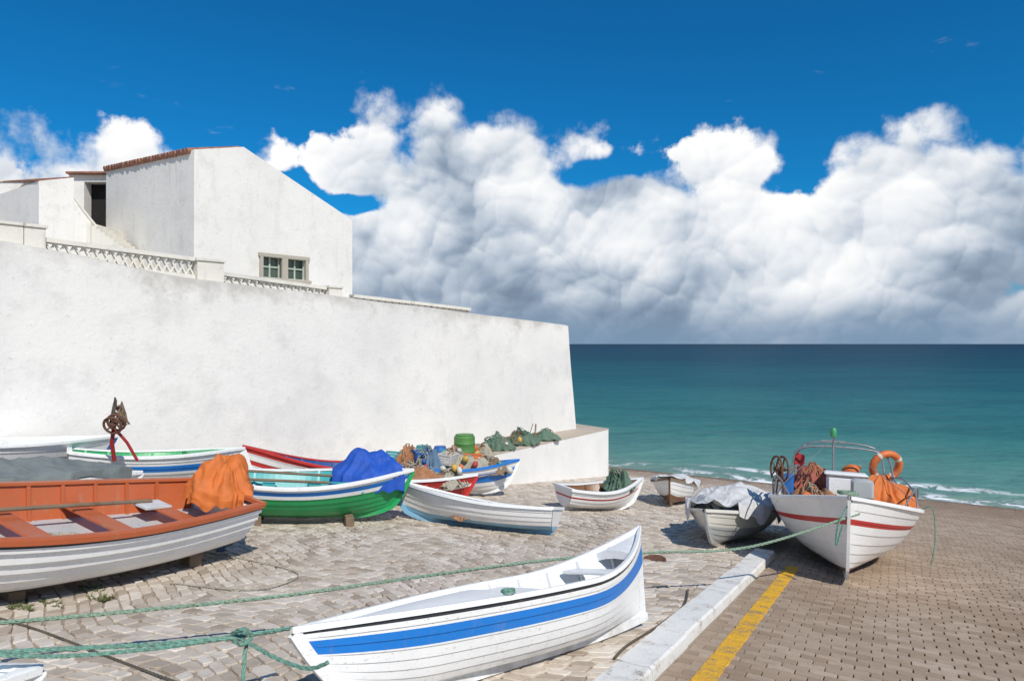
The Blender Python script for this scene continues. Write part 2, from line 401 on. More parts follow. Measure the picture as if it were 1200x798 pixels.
def paving(name,q0,q1,sq,sp,gap,jit,wav,mat,hb,shore,left):
    Vt=[];Ft=[];cols=[]
    p=-4.0; row=0
    def rowc(p,q): return p+wav*(.34*math.sin(q*.75)+.15*math.sin(q*1.9+1+p*.3)+.04*math.sin(q*3.3+p)+.10*mn.noise(Vector((p*.7,q*.9,0))))
    def inview(x,y):
        if y<2.3 or abs(x)>.86*y+.5: return False
        if (.1007*y+.0631*x-3.056)/.119>shore+random.uniform(-.5,.5): return False
        if left:
            tt=(x-W0.x)/WD.x
            if y>W0.y+WD.y*tt-.2: return False
            if random.random()<.008: return False
        return True
    while p<26:
        dp=sp*random.uniform(.86,1.15) if left else sp
        q=q0+random.uniform(0,sq)*(1 if left else .0)-(0 if left else (row%2)*sq*.5)
        while q<q1:
            dq=sq*(random.uniform(.66,1.34) if left else random.uniform(.97,1.03))
            a,b=max(q,q0),min(q+dq,q1); q+=dq
            if b-a<.04: continue
            cp=C0+D*rowc(p+dp/2,(a+b)/2)+RR*((a+b)/2)
            if not inview(cp.x,cp.y): continue
            cs=[]
            for (qq,pp) in((a,p),(b,p),(b,p+dp),(a,p+dp)):
                w=C0+D*rowc(pp,qq)+RR*qq
                cs.append(Vector((w.x+random.uniform(-jit,jit),w.y+random.uniform(-jit,jit))))
            cc=sum(cs,Vector((0,0)))/4
            k=len(Vt); gpx=gap*random.uniform(.5,1.5)
            tilt=(random.uniform(-1,1)*hb*.4,random.uniform(-1,1)*hb*.4); hz=.02+random.uniform(-hb,hb)*.5
            ring=[]
            for i in range(4):
                P0=cs[i]; Pn=cs[(i+1)%4]; Pp=cs[i-1]; rf=random.uniform(.07,.2) if left else .035
                for Q in(Pp,Pn): ring.append(P0+(Q-P0)*rf)
            for lev,(ins,dz) in enumerate(((gpx,-.012),(gpx+.003,hz-.007),(gpx+.010 if left else gpx+.006,hz))):
                for r in ring:
                    d=(r-cc); L=d.length; w=cc+d*max(.2,(L-ins)/L)
                    zz=gz(w.x,w.y)+dz+ (tilt[0]*d.x+tilt[1]*d.y)*8*(lev>0)
                    Vt.append((w.x,w.y,zz))
            for lev in(0,1):
                for i in range(8):
                    j=(i+1)%8; Ft.append((k+lev*8+i,k+lev*8+j,k+lev*8+8+j,k+lev*8+8+i))
            Ft.append(tuple(k+16+i for i in range(8)))
            cols+= [random.random()]*17
        p+=dp; row+=1
    o=mkobj(name,Vt,Ft,mat,kind='structure')
    at=o.data.attributes.new('tone','FLOAT','FACE'); at.data.foreach_set('value',cols)
def stone_mat(name,stops,wet,bigdark):
    m,t,b,co=newmat(name); an=t.n.new('ShaderNodeAttribute'); an.attribute_name='tone'
    base=t.ramp(an.outputs['Fac'],stops); x,y,z=t.sep(co)
    n1=t.noise(co,9,5,.65); n2=t.noise(co,.45,5,.62); n3=t.noise(co,90,3,.7)
    c=t.mix(t.m('MULTIPLY',t.ss(n1,.4,.75),.4),base,(.30,.235,.175))
    c=t.mix(t.m('MULTIPLY',t.ss(n3,.6,.7),.3),c,(.15,.12,.095))
    c=t.mix(t.m('MULTIPLY',t.ss(n2,.42,.7),wet),c,t.mix(1.,c,bigdark,'MULTIPLY'))
    sh=t.m('DIVIDE',t.m('SUBTRACT',t.m('ADD',t.m('MULTIPLY',y,.1007),t.m('MULTIPLY',x,.0631)),3.056),.119)
    c=t.mix(t.m('MULTIPLY',t.ss(t.m('ADD',sh,t.m('MULTIPLY',n2,2.)),-5.,-1.),.6),c,(.24,.155,.10))
    t.l.new(c,b.inputs['Base Color']); t.l.new(t.m('SUBTRACT',.9,t.m('MULTIPLY',n1,.25)),b.inputs['Roughness'])
    b.inputs['Specular IOR Level'].default_value=.3
    t.l.new(t.bump(t.m('ADD',n1,t.m('MULTIPLY',n3,.4)),.5,.012),b.inputs['Normal']); return m
M_cob=stone_mat('limestone_cobbles',[(0,(.38,.31,.245)),(.22,(.54,.46,.375)),(.7,(.63,.55,.46)),(1,(.74,.67,.58))],.5,(.76,.70,.64))
M_pav=stone_mat('brown_pavers',[(0,(.36,.26,.175)),(.5,(.44,.325,.23)),(1,(.51,.395,.29))],.7,(.74,.69,.64))
paving('cobbled_pavement',-26,-.31,.160,.122,.0055,.010,1.,M_cob,.008,-1.2,True)
paving('slipway_pavement',.03,14,.21,.115,.0035,.002,0.12,M_pav,.004,-.9,False)
m,t,b,co=newmat('white_kerb_paint')
n1=t.noise(co,4,5,.65); n3=t.noise(co,40,4,.65)
c=t.mix(t.ss(n1,.45,.8),(.78,.76,.71),(.58,.54,.48)); c=t.mix(t.m('MULTIPLY',t.ss(t.m('ADD',n1,t.m('MULTIPLY',n3,.6)),.9,1.0),.7),c,(.3,.25,.2))
t.l.new(c,b.inputs['Base Color']); b.inputs['Roughness'].default_value=.8; t.l.new(t.bump(t.m('ADD',n1,n3),.5,.02),b.inputs['Normal']); M_kerb=m
Vk=[];Fk=[]
pp=-4.
while pp<5.6:
    L=1.0; k=len(Vk); j=[random.uniform(-.006,.006) for _ in range(4)]
    for n_,(a) in enumerate(np.linspace(pp+.004,pp+L-.004,5)):
        for q,h in((-.295,-.05),(-.295,.085),(-.28,.105),(-.03,.105),(-.01,.088),(.0,-.05)):
            w=C0+D*a+RR*(q+j[0]+.004*mn.noise(Vector((a*5,q*9,0)))); Vk.append((w.x,w.y,gz(w.x,w.y)+h+j[1]*(h>0)))
    for s_ in range(4):
        for c_ in range(5): a=k+s_*6+c_; Fk.append((a,a+1,a+7,a+6))
    Fk.append(tuple(k+i for i in range(5,-1,-1))); Fk.append(tuple(k+24+i for i in range(6)))
    pp+=L
mkobj('kerb',Vk,Fk,M_kerb,kind='structure')
m,t,b,co=newmat('yellow_paint')
n1=t.noise(co,5,6,.7); n3=t.noise(co,50,4,.6)
c=t.mix(t.ss(n1,.35,.75),(.82,.44,.02),(.66,.36,.04)); c=t.mix(t.m('MULTIPLY',t.ss(t.m('ADD',n1,t.m('MULTIPLY',n3,.6)),.84,.94),.85),c,(.3,.23,.15))
t.l.new(c,b.inputs['Base Color']); b.inputs['Roughness'].default_value=.75; t.l.new(t.bump(t.m('ADD',n1,n3),.7,.02),b.inputs['Normal']); M_yel=m
V=[];Fc=[]; N=260
for i in range(N+1):
    a=-3.8+9.2*i/N; grv=-.006 if i%7==0 else 0
    for k,q in enumerate((.235,.24,.32,.40,.405)):
        w=C0+D*a+RR*(q+ (.012*mn.noise(Vector((a*7,q*50,0))))); V.append((w.x,w.y,gz(w.x,w.y)+(.0 if k in(0,4) else .0285+grv)))
for i in range(N):
    for c_ in range(4): a=i*5+c_; Fc.append((a,a+1,a+6,a+5))
mkobj('yellow_line',V,Fc,M_yel,kind='structure')
# ------------------------------------------------------------------ SEA
xs=axis([-30000,-10000,-3000,-1000,-400,-200,-100,-60]+list(np.linspace(-40,60,101))+[80,120,200,400,1000,3000,10000,30000])
ys=axis(list(np.linspace(10,60,101))+[70,85,100,130,170,250,400,700,1200,2500,6000,12000,30000])
V=[];Fc=[]
def shore(x,y): return (.1007*y+.0631*x-3.056)/.119
for y in ys:
    for x in xs:
        s=shore(x,y); z=0
        if -1<s<60 and abs(x)<55 and y<58:
            e=min(1,max(0,(s-.5)/2))*min(1,max(0,(58-s)/20))
            ph=s+1.6*mn.noise(Vector((x*.08,y*.08,0)))*2
            z=.05*e*math.sin(ph*1.15)+.05*e*mn.noise(Vector((x*.5,y*.5,3)))
            z+=.16*math.exp(-((s-2.6-1.0*mn.noise(Vector((x*.12,2,0))))/.5)**2)*(.5+.5*math.sin(x*.5+1))
        V.append((x,y,z))
nx=len(xs)
for j in range(len(ys)-1):
    for i in range(nx-1):
        a=j*nx+i; Fc.append((a,a+1,a+1+nx,a+nx))
m,t,b,co=newmat('sea_water'); x,y,z=t.sep(co)
sh=t.m('DIVIDE',t.m('SUBTRACT',t.m('ADD',t.m('MULTIPLY',y,.1007),t.m('MULTIPLY',x,.0631)),3.056),.119)
ls=t.m('LOGARITHM',t.m('MAXIMUM',t.m('ADD',sh,3),1),10.)
nb=t.noise(t.comb(t.m('MULTIPLY',x,.25),y,0),.03,4,.6)
lsn=t.m('ADD',ls,t.m('MULTIPLY',t.m('SUBTRACT',nb,.5),.5))
c=t.ramp(t.m('DIVIDE',lsn,4.),[(.12,(.27,.36,.28)),(.2,(.14,.31,.25)),(.33,(.045,.21,.19)),(.45,(.014,.125,.145)),(.58,(.006,.065,.10)),(.8,(.005,.036,.072))])
w1=t.noise(t.comb(t.m('MULTIPLY',x,.5),t.m('MULTIPLY',y,1.),z),1.6,4,.6)
w2=t.noise(t.comb(t.m('MULTIPLY',x,.35),t.m('MULTIPLY',y,1.),z),.22,4,.65)
w3=t.noise(t.comb(t.m('MULTIPLY',x,.3),y,z),.035,5,.7)
dk=t.m('ADD',t.m('MULTIPLY',t.ss(w1,.4,.62),.32),t.m('ADD',t.m('MULTIPLY',t.ss(w2,.42,.6),.36),t.m('MULTIPLY',t.ss(w3,.42,.6),.3)))
c=t.mix(dk,c,t.mix(1.,c,(.5,.64,.70),'MULTIPLY'))
nf=t.noise(co,1.1,6,.7,.6); nl=t.noise(t.comb(t.m('MULTIPLY',x,.12),t.m('MULTIPLY',y,.12),0),1.,2,.5)
sw=t.m('ADD',sh,t.m('MULTIPLY',t.m('SUBTRACT',nl,.5),4))
band=t.m('MULTIPLY',t.ss(sw,-.6,.1),t.ss(sw,1.5,.4)); band2=t.m('MULTIPLY',t.m('MULTIPLY',t.ss(sw,1.9,2.3),t.ss(sw,3.1,2.4)),t.ss(nl,.48,.6))
fo=t.m('MULTIPLY',t.m('MAXIMUM',band,band2),t.ss(t.m('ADD',nf,t.m('MULTIPLY',t.m('SUBTRACT',nl,.5),.6)),.47,.57))
c=t.mix(fo,c,(.85,.87,.87))
dif=t.n.new('ShaderNodeBsdfDiffuse'); t.l.new(c,dif.inputs['Color'])
gls=t.n.new('ShaderNodeBsdfGlossy'); gls.inputs['Roughness'].default_value=.25; gls.inputs['Color'].default_value=(.6,.78,.9,1)
h=t.m('ADD',w1,t.m('ADD',t.m('MULTIPLY',w2,3),t.m('MULTIPLY',fo,.4)))
bn=t.bump(h,.65,.25); t.l.new(bn,dif.inputs['Normal']); t.l.new(bn,gls.inputs['Normal'])
lw=t.n.new('ShaderNodeFresnel'); lw.inputs['IOR'].default_value=1.33; t.l.new(bn,lw.inputs['Normal'])
fac=t.m('MULTIPLY',t.m('MINIMUM',lw.outputs[0],.30),t.m('SUBTRACT',.42,t.m('MULTIPLY',fo,.4)))
ms=t.n.new('ShaderNodeMixShader'); t.l.new(fac,ms.inputs[0]); t.l.new(dif.outputs[0],ms.inputs[1]); t.l.new(gls.outputs[0],ms.inputs[2])
t.n.remove(b); t.l.new(ms.outputs[0],t.n['Material Output'].inputs[0])
mkobj('sea_water',V,Fc,m,smooth=60,kind='structure')
# ------------------------------------------------------------------ BOATS
class Boat:
    def __init__(s,name,label,stern,bow,beam=1.4,depth=.55,tr=.7,sb=.3,ss=.05,bands=None,rail=None,inner=None,thwarts=(.3,.6),
                 lift=.05,heel=0.,rake=.3,strakes=7,deck=0.,mseat=None,group=None,clink=.012,pmid=.36,ribs=True,stern_rake=.05,mkeel=None,cat='boat',floorq=.34,sdeck=0.,mfloor=None,rock=.28,rw=1.,sdrop=.17,bp=2.2):
        s.tr=tr;s.beam=beam;s.depth=depth;s.sb=sb;s.ss=ss;s.rake=rake;s.pm=pmid;s.srk=stern_rake;s.rock=rock;s.bp=bp
        gs=Vector((stern[0],stern[1],gz(*stern)+.02)); gb_=Vector((bow[0],bow[1],gz(*bow)+.02))
        X=(gb_-gs); s.L=X.length; X.normalize(); Y=GN.cross(X).normalized(); Z=X.cross(Y)
        Rm=Matrix((X,Y,Z)).transposed().to_4x4()
        s.M=Matrix.Translation(gs+Z*lift)@Rm@Matrix.Rotation(heel,4,'X')
        s.e=empty(name,mat=s.M); tag(s.e,label,cat,group)
        W=M_white(); bands=bands or [(0,W)]; rail=rail or W; inner=inner or W; mseat=mseat or inner; mfloor=mfloor or inner
        NS=30; mats=[b[1] for b in bands]; thr=[b[0] for b in bands]
        edges=[(i/strakes)**1.25 for i in range(strakes+1)]
        rings=[]
        for i in range(strakes):
            a,b=edges[i],edges[i+1]; inn=[q for q in thr if a+1e-4<q<b-1e-4]
            for q in [a]+inn+[b]: rings.append((q,clink*(1-(q-a)/(b-a)) if i>0 else 0))
        V=[];Fc=[];mi=[]; n=len(rings)
        for sg in(1,-1):
            k0=len(V)
            for i in range(NS+1):
                u=i/NS
                for q,off in rings:
                    x,y,z=s.pt(u,q); y2=y+off*min(1,y/.05)
                    V.append((x,sg*y2,z))
            for i in range(NS):
                for j in range(n-1):
                    a=k0+i*n+j; qm=(rings[j][0]+rings[j+1][0])/2
                    fm=0
                    for k,th in enumerate(thr):
                        if qm>=th: fm=k
                    f=(a,a+n,a+n+1,a+1); Fc.append(f if sg<0 else f[::-1]); mi.append(fm)
        mkobj('hull',V,Fc,mats,s.e,mi,smooth=22)
        if tr>0:
            V=[];Fc=[];mi=[]
            qs=sorted(set([0,.03,.08,.15,.25,.4,.55,.7,.85,1]+thr))
            for q in qs:
                x,y,z=s.pt(0,q); V+=[(x-.006,-y,z),(x-.006,y,z),(x+.03,-y,z),(x+.03,y,z)]
            for j in range(len(qs)-1):
                a=j*4; qm=(qs[j]+qs[j+1])/2; fm=max([k for k,th in enumerate(thr) if qm>=th] or [0])
                Fc+=[(a,a+4,a+5,a+1),(a+2,a+3,a+7,a+6)]; mi+=[fm,fm]
            a=(len(qs)-1)*4; Fc.append((a,a+2,a+3,a+1)); mi.append(fm)
            mkobj('transom',V,Fc,mats,s.e,mi)
        V=[];Fc=[]; qs=[1,.85,.7,.55,.45,floorq]; n=len(qs); th=.03; U=[.012]+[i/NS for i in range(1,NS)]+[.985]
        for sg in(1,-1):
            k0=len(V)
            for u in U:
                for q in qs:
                    x,y,z=s.pt(u,q); V.append((x,sg*max(0.002,y-th),z))
            for i in range(len(U)-1):
                for j in range(n-1): a=k0+i*n+j; Fc.append((a,a+1,a+n+1,a+n) if sg<0 else (a,a+n,a+n+1,a+1))
        h0=len(U)*n; FV=[];FF=[]
        for i in range(len(U)):
            FV+=[V[i*n+n-1],V[h0+i*n+n-1]]
            if i: a=2*i-2; FF.append((a,a+1,a+3,a+2))
        mkobj('floor',FV,FF,mfloor,s.e)
        if ribs:
            ub=.1
            while ub<.9:
                for sg in(1,-1):
                    k0=len(V)
                    for q in qs:
                        x,y,z=s.pt(ub,q)
                        for dx,dy in((-.018,th),(-.018,th+.03),(.018,th+.03),(.018,th)): V.append((x+dx,sg*max(.002,y-dy),z-(.01 if q==1 else 0)))
                    for j in range(len(qs)-1):
                        for c in range(3): a=k0+j*4+c; Fc.append((a,a+1,a+5,a+4))
                ub+=.36/s.L
        mkobj('inner_hull',V,Fc,inner,s.e)
        V=[];Fc=[]; sec=((.024*rw,-.03*rw),(.024*rw,.01),(.012*rw,.018),(-.05*rw,.018),(-.055*rw,-.012)); n=len(sec)
        for sg in(1,-1):
            k0=len(V)
            for i in range(NS+1):
                u=i/NS; x,y,z=s.pt(u,1)
                for dy,dz in sec:
                    V.append((x+(.02 if u==1 else 0),sg*max(y+dy,-.002+ (.012 if dy>0 else 0)),z+dz))
            for i in range(NS):
                for j in range(n): a=k0+i*n+j; b=k0+i*n+(j+1)%n; Fc.append((a,b,b+n,a+n) if sg>0 else (a,a+n,b+n,b))
            Fc.append(tuple(k0+j for j in range(n)))
        x,y,z=s.pt(0,1)
        if tr>0:
            v,f=box((x+.01,0,z+.004),(.07,2*y+.04,.045)); V,Fc=merge([(V,Fc),(v,f)])
        mkobj('gunwale',V,Fc,rail,s.e,smooth=50)
        pts=[s.pt(i/20,0) for i in range(21)]+[s.pt(1,q) for q in(.1,.25,.4,.6,.8,.98)]
        V=[];Fc=[]
        for i,(x,y,z) in enumerate(pts):
            a=pts[max(i-1,0)];b=pts[min(i+1,len(pts)-1)]; d=Vector((b[0]-a[0],0,b[2]-a[2])).normalized(); nn=Vector((d.z,0,-d.x))*.05
            for sy,kk in((-.02,-.4),(-.018,1),(.018,1),(.02,-.4)): V.append((x+nn.x*kk,sy,z+nn.z*kk))
        for i in range(len(pts)-1):
            for j in range(4): a=i*4+j;b=i*4+(j+1)%4; Fc.append((a,b,b+4,a+4))
        Fc.append((0,1,2,3)); mkobj('keel',V,Fc,mkeel or mats[0],s.e)
        for u in thwarts:
            x,y,z=s.pt(u,1); zz=z-sdrop*depth/.5; qq=max(.3,(zz-.03)/z); v,f=box((x,0,zz),(.2,2*(s.pt(u-.02,qq)[1]-.04),.03),0,.008)
            mkobj('seat',v,f,mseat,s.e)
        def deckpart(u0,u1):
            V=[];Fc=[]; K=12
            for i in range(K+1):
                u=u0+(u1-u0)*i/K; x,y,z=s.pt(min(u,.995),1); yy=max(y-.02,.003)
                for c in(-1,-.5,0,.5,1): V.append((x,yy*c,z-.02+.04*(1-c*c)*min(1,y/.3)))
            for i in range(K):
                for j in range(4): a=i*5+j; Fc.append((a,a+5,a+6,a+1))
            k=len(V); e0=[0,1,2,3,4] if u1>.9 else [K*5+i for i in range(5)]
            for i in e0: v=V[i]; V.append((v[0],v[1],v[2]-.07))
            for j in range(4): Fc.append((e0[j],e0[j+1],k+j+1,k+j))
            mkobj('deck',V,Fc,mseat,s.e,smooth=40)
        if deck: deckpart(1-deck,1)
        if sdeck: deckpart(.01,sdeck)
    def pt(s,u,q):
        B=s.beam/2; c=.45
        if u<c:
            if s.tr>0: w=B*(s.tr+(1-s.tr)*math.sin(math.pi/2*max(0,u)/c))
            else: w=B*(1-((c-u)/c)**2.1)
        else: w=B*(1-((u-c)/(1-c))**s.bp)
        e=max(0,(u-.5)/.5); p=s.pm+(.95-s.pm)*e**1.6
        if s.tr<=0: e2=max(0,(.35-u)/.35); p=max(p,s.pm+(.9-s.pm)*e2**1.4)
        y=w*(q**p if q>0 else 0)
        zk=s.depth*s.rock*max(0,(u-.78)/.22)**2+s.depth*.1*max(0,(.3-u)/.3)**2
        zg=s.depth+s.sb*max(0,(u-.3)/.7)**2+s.ss*max(0,(.4-u)/.4)**2
        x=u*(s.L-s.rake)+s.rake*u**5*q**.7-s.srk*(1-u)**4*q
        return (x,y,zk+(zg-zk)*q)
    def w(s,x,y,z): return s.M@Vector((x,y,z))
W=M_white()
M_blue=hullpaint('blue_paint',(.01,.20,.64),.4); M_orange=hullpaint('orange_brown_paint',(.50,.12,.04),.65); M_green=hullpaint('green_paint',(.015,.36,.11),.3)
M_red=hullpaint('red_paint',(.52,.035,.03),.3); M_anti=hullpaint('brown_antifouling',(.2,.06,.04),.7); M_lblue=hullpaint('light_blue_paint',(.22,.48,.68),.5)
M_teal=hullpaint('teal_paint',(.03,.36,.36),.4); M_grey=hullpaint('grey_paint',(.42,.44,.43),.6); M_dk=hullpaint('dark_rail_paint',(.03,.035,.045),.3)
M_cream=hullpaint('cream_paint',(.7,.68,.6),.5); M_navy=hullpaint('dark_blue_paint',(.02,.07,.24),.4); M_brown=hullpaint('brown_varnish',(.2,.09,.04),.4)
M_lgrey=hullpaint('light_grey_paint',(.55,.58,.58),.8); M_clean=hullpaint('bright_white_paint',(.92,.92,.90),.25)
GR='small fishing boats hauled out on the slipway'
rad=math.radians
b1=Boat('fishing_boat','white clinker boat with orange interior and dark rail',(-3.62,8.3),(-6.1,3.75),1.9,.58,.66,.3,.03,[(0,M_anti),(.07,M_dk),(.13,M_clean),(.89,M_dk)],M_orange,M_orange,(.14,.30,.46,.68),.14,rad(-8),.5,7,mseat=M_orange,mfloor=M_lgrey,group=GR,floorq=.4,pmid=.22,clink=.03,rw=1.2)
b2=Boat('fishing_boat','white rowing boat with broad blue stripe and dark edge',(1.26,6.42),(-1.24,3.88),.86,.52,.0,.0,.32,[(0,W),(.58,M_blue),(.80,W),(.915,M_dk)],W,W,(.24,.5),.06,rad(10),.35,8,deck=.38,group=GR,sdeck=.14,rw=.55,sdrop=.05,clink=.010)
b3=Boat('fishing_boat','white fishing boat with red stripe, deck frame and hauler',(6.0,12.6),(4.08,8.3),2.12,.76,.75,.32,.05,[(0,M_anti),(.1,W),(.66,M_red),(.735,W)],W,M_cream,(.3,.55),.06,0,.35,8,deck=.3,mkeel=W,group=GR,rock=.1,bp=2.7,pmid=.32)
b4=Boat('fishing_boat','grey white dinghy heaped with pale tarpaulin',(4.6,13.1),(2.92,10.3),1.45,.44,.7,.16,.03,[(0,M_grey),(.5,M_cream)],M_cream,M_cream,(.4,),.03,rad(4),.3,6,group=GR)
b5=Boat('rowing_boat','white dinghy with scuffed light blue waterline stripe',(.66,11.0),(-2.1,11.8),1.15,.37,.7,.24,.03,[(0,M_lblue),(.22,W),(.9,M_lblue)],W,M_lgrey,(.2,.42,.65),.02,rad(7),.3,6,mseat=M_wood,group=GR,sdrop=.1)
b6=Boat('fishing_boat','green boat with white and blue bands and teal interior',(-4.6,10.35),(-1.72,11.3),1.5,.54,.7,.22,.05,[(0,M_green),(.66,W),(.76,M_blue),(.88,W)],W,M_teal,(.3,.55,.75),.12,rad(5),.3,7,group=GR)
b7=Boat('fishing_boat','white boat with red rails beside the wall',(-2.9,14.7),(-5.25,13.1),1.2,.40,.7,.36,.03,[(0,W),(.45,M_red),(.6,W),(.82,M_red)],M_red,M_navy,(.3,.6),.2,rad(-3),.35,6,group=GR)
b8=Boat('fishing_boat','plain white boat stored beside the wall',(-9.2,9.7),(-6.95,11.75),1.5,.55,.7,.15,.1,[(0,M_navy),(.15,W)],W,W,(.4,),.38,0,.3,6,deck=.45,group=GR)
b8b=Boat('fishing_boat','white boat with blue stripe and green deck',(-7.0,10.7),(-4.85,12.1),1.2,.5,.7,.15,.05,[(0,W),(.5,M_blue),(.7,W)],W,M_green,(.4,),.34,0,.3,6,deck=.3,group=GR)
b9=Boat('fishing_boat','white boat covered with a grey tarpaulin',(-8.0,7.9),(-5.35,9.7),1.7,.5,.75,.08,.03,[(0,W),(.7,W)],W,W,(.4,),.16,0,.3,6,group=GR)
b10=Boat('fishing_boat','small boat with red hull and white rail',(-3.1,13.1),(-.75,13.75),1.15,.45,.7,.12,.03,[(0,M_red),(.5,W),(.62,M_red)],W,M_grey,(.4,),.06,0,.25,6,group=GR)
b11=Boat('fishing_boat','blue and white boat piled with buoys and nets',(-2.3,14.9),(.1,15.7),1.25,.5,.7,.25,.03,[(0,W),(.4,M_blue),(.75,W)],M_blue,M_grey,(),.1,0,.3,6,group=GR)
b12=Boat('rowing_boat','small white dinghy with red line near the water',(1.05,14.0),(2.78,14.85),1.05,.40,.7,.24,.03,[(0,W),(.55,M_red),(.64,W)],W,M_brown,(.4,),.04,rad(3),.25,6,group=GR)
b13=Boat('rowing_boat','small brown and white dinghy under a white cloth',(4.25,17.4),(3.5,15.3),1.1,.42,.7,.2,.03,[(0,M_brown),(.35,W)],M_wood,M_brown,(.4,),.04,0,.25,6,group=GR)
b14=Boat('rowing_boat','white boat with rusty rail close to the ropes',(-4.4,2.6),(-2.62,3.72),1.1,.3,.7,.06,.0,[(0,W)],W,W,(.4,),.0,0,.2,5,group=GR)
def block(x,y,z0,z1,w,d,rot,label='weathered timber block propping a boat'):
    v,f=box((0,0,0),(w,d,z1-z0),0,.01); o=mkobj('timber_block',v,f,M_wood); o.location=(x,y,(z0+z1)/2); o.rotation_euler=(0,0,rot)
    tag(o,label,'timber','timber blocks under the boats')
for bt,us in((b1,(.12,.5,.75)),(b6,(.25,.75)),(b3,(.15,.5)),(b8,(.3,.8)),(b8b,(.3,.8)),(b9,(.3,.8)),(b7,(.2,.8)),(b10,(.3,.7))):
    for u in us:
        x,y,z=bt.pt(u,0); 
        for sy in(-1,1):
            w=bt.w(x,sy*bt.beam*.17,0); g0=gz(w.x,w.y)+.015
            tt=bt.w(x,sy*bt.beam*.17,bt.pt(u,.05)[2])
            block(w.x,w.y,g0,max(tt.z+.02,g0+.08),.13,.3,random.uniform(-.3,.3)+math.atan2(bt.M[1][0],bt.M[0][0]))
# ------------------------------------------------------------------ cloth, heaps
def cloth_mat(name,col):
    m,t,b,co=newmat(name); n=t.noise(co,5,4,.6); n2=t.noise(co,120,2,.5)
    cr=t.m('ABSOLUTE',t.m('SUBTRACT',t.noise(co,2.6,1.5,.5,.8),.5))
    t.l.new(t.mix(t.ss(n,.3,.7),col,tuple(v*.8 for v in col)),b.inputs['Base Color']); b.inputs['Roughness'].default_value=.7
    hh=t.m('ADD',t.m('MULTIPLY',t.m('MINIMUM',cr,.14),-4.),t.m('MULTIPLY',n2,.03))
    t.l.new(t.bump(hh,.45,.05),b.inputs['Normal']); return m
C_or=cloth_mat('orange_tarpaulin_cloth',(.66,.17,.03)); C_bl=cloth_mat('blue_tarpaulin_cloth',(.01,.085,.46)); C_wh=cloth_mat('white_tarpaulin_cloth',(.66,.66,.65)); C_gr=cloth_mat('grey_tarpaulin_cloth',(.19,.215,.21))
def ridged(p): return 1-2*abs(mn.noise(p))
def heap(name,label,cat,c,rx,ry,h,mat,rot=0.,wr=.12,seed=0,power=2.4,M=None,group=None,skirt=.1,fr=1.,lump=.3):
    V=[];Fc=[]; NR=34;NA=110; so=Vector((seed*3.1,seed*1.7,seed))
    for i in range(NR+1):
        r=i/NR
        for k in range(NA):
            t=2*math.pi*k/NA; lu=1+.35*mn.noise(Vector((math.cos(t)*1.3,math.sin(t)*1.3,0))+so)
            x=math.cos(t)*r*rx*lu; y=math.sin(t)*r*ry*lu
            a,b=x/rx,y/ry
            z=h*(1-r**power)*(1+lump*2*mn.noise(Vector((a*1.4,b*1.4,0))+so))
            wx=mn.noise(Vector((a*1.1,b*1.1,5))+so)*.8; wy=mn.noise(Vector((a*1.1,b*1.1,9))+so)*.8
            f=ridged(Vector(((a+wx)*1.5*fr,(b+wy)*1.5*fr,z*.6))+so)*.6+ridged(Vector(((a+wx)*3.2*fr,(b+wy)*2.4*fr,z))+so*2)*.15+.75*ridged(Vector((math.cos(t)*2.8,math.sin(t)*2.8,r*.3))+so)*r
            amp=wr*h*(.6+.5*r)
            z+=amp*f*(1-.5*r); x+=math.cos(t)*amp*f*.8*r; y+=math.sin(t)*amp*f*.8*r
            V.append((x,y,z))
    for k in range(NA):
        v=V[NR*NA+k]; V.append((v[0]*1.02,v[1]*1.02,v[2]-skirt-.1*mn.noise(Vector((k*.2,seed,0)))))
    for i in range(NR+1):
        for k in range(NA):
            l=(k+1)%NA; Fc.append((i*NA+k,i*NA+l,(i+1)*NA+l,(i+1)*NA+k)[::-1])
    o=mkobj(name,V,Fc,mat,smooth=50)
    if M is not None: o.matrix_world=M@Matrix.Translation(c)@Matrix.Rotation(rot,4,'Z')
    else: o.location=c; o.rotation_euler=(0,0,rot)
    return tag(o,label,cat,group)
def drape(bt,label,u0,u1,ridge,mat,seed,hang=.12,wr=.05):
    V=[];Fc=[]; K=80;J=48; so=Vector((seed,seed*2,0))
    for i in range(K+1):
        u=u0+(u1-u0)*i/K
        for j in range(J+1):
            c=-1.08+2.16*j/J; x,y,z=bt.pt(u,1); cc=min(1,abs(c)); yy=(y+.035)*max(-1,min(1,c))
            zz=z+.03+ridge*(1-cc**1.6)*(.75+.6*mn.noise(Vector((u*5,c*1.3,seed))))*math.sin(math.pi*min(1,max(0.05,(u-u0)/(u1-u0))))**.8
            wx=.4*mn.noise(Vector((x*1.2,yy*1.2,7))+so)
            f=ridged(Vector((x*2.2+wx,yy*2.2+wx,0))+so)*.7+ridged(Vector((x*5,yy*3.4,1))+so)*.3
            zz+=wr*f
            if abs(c)>1: zz-=hang*(1+.9*mn.noise(Vector((u*9,seed,c)))) ; yy*=1.02
            V.append((x,yy,zz))
    for i in range(K):
        for j in range(J): a=i*(J+1)+j; Fc.append((a,a+J+1,a+J+2,a+1))
    o=mkobj('tarpaulin',V,Fc,mat,smooth=60); o.matrix_world=bt.M; return tag(o,label,'tarpaulin')
drape(b9,'grey tarpaulin stretched over a boat',.02,.97,.2,C_gr,3,wr=.08)
drape(b4,'crumpled white tarpaulin thrown over a dinghy',.03,.86,.36,C_wh,5,.2,.16)
drape(b13,'white cloth lying over a small dinghy',.2,.85,.15,C_wh,8,.08,.08)
x,y,z=b1.pt(0.02,1)
heap('tarpaulin','orange tarpaulin wrapped over an outboard motor','tarpaulin',(x-.04,-.06,z-.02),.29,.36,.37,C_or,0,.26,2,2.4,b1.M,skirt=.16,fr=1.2,lump=.45)
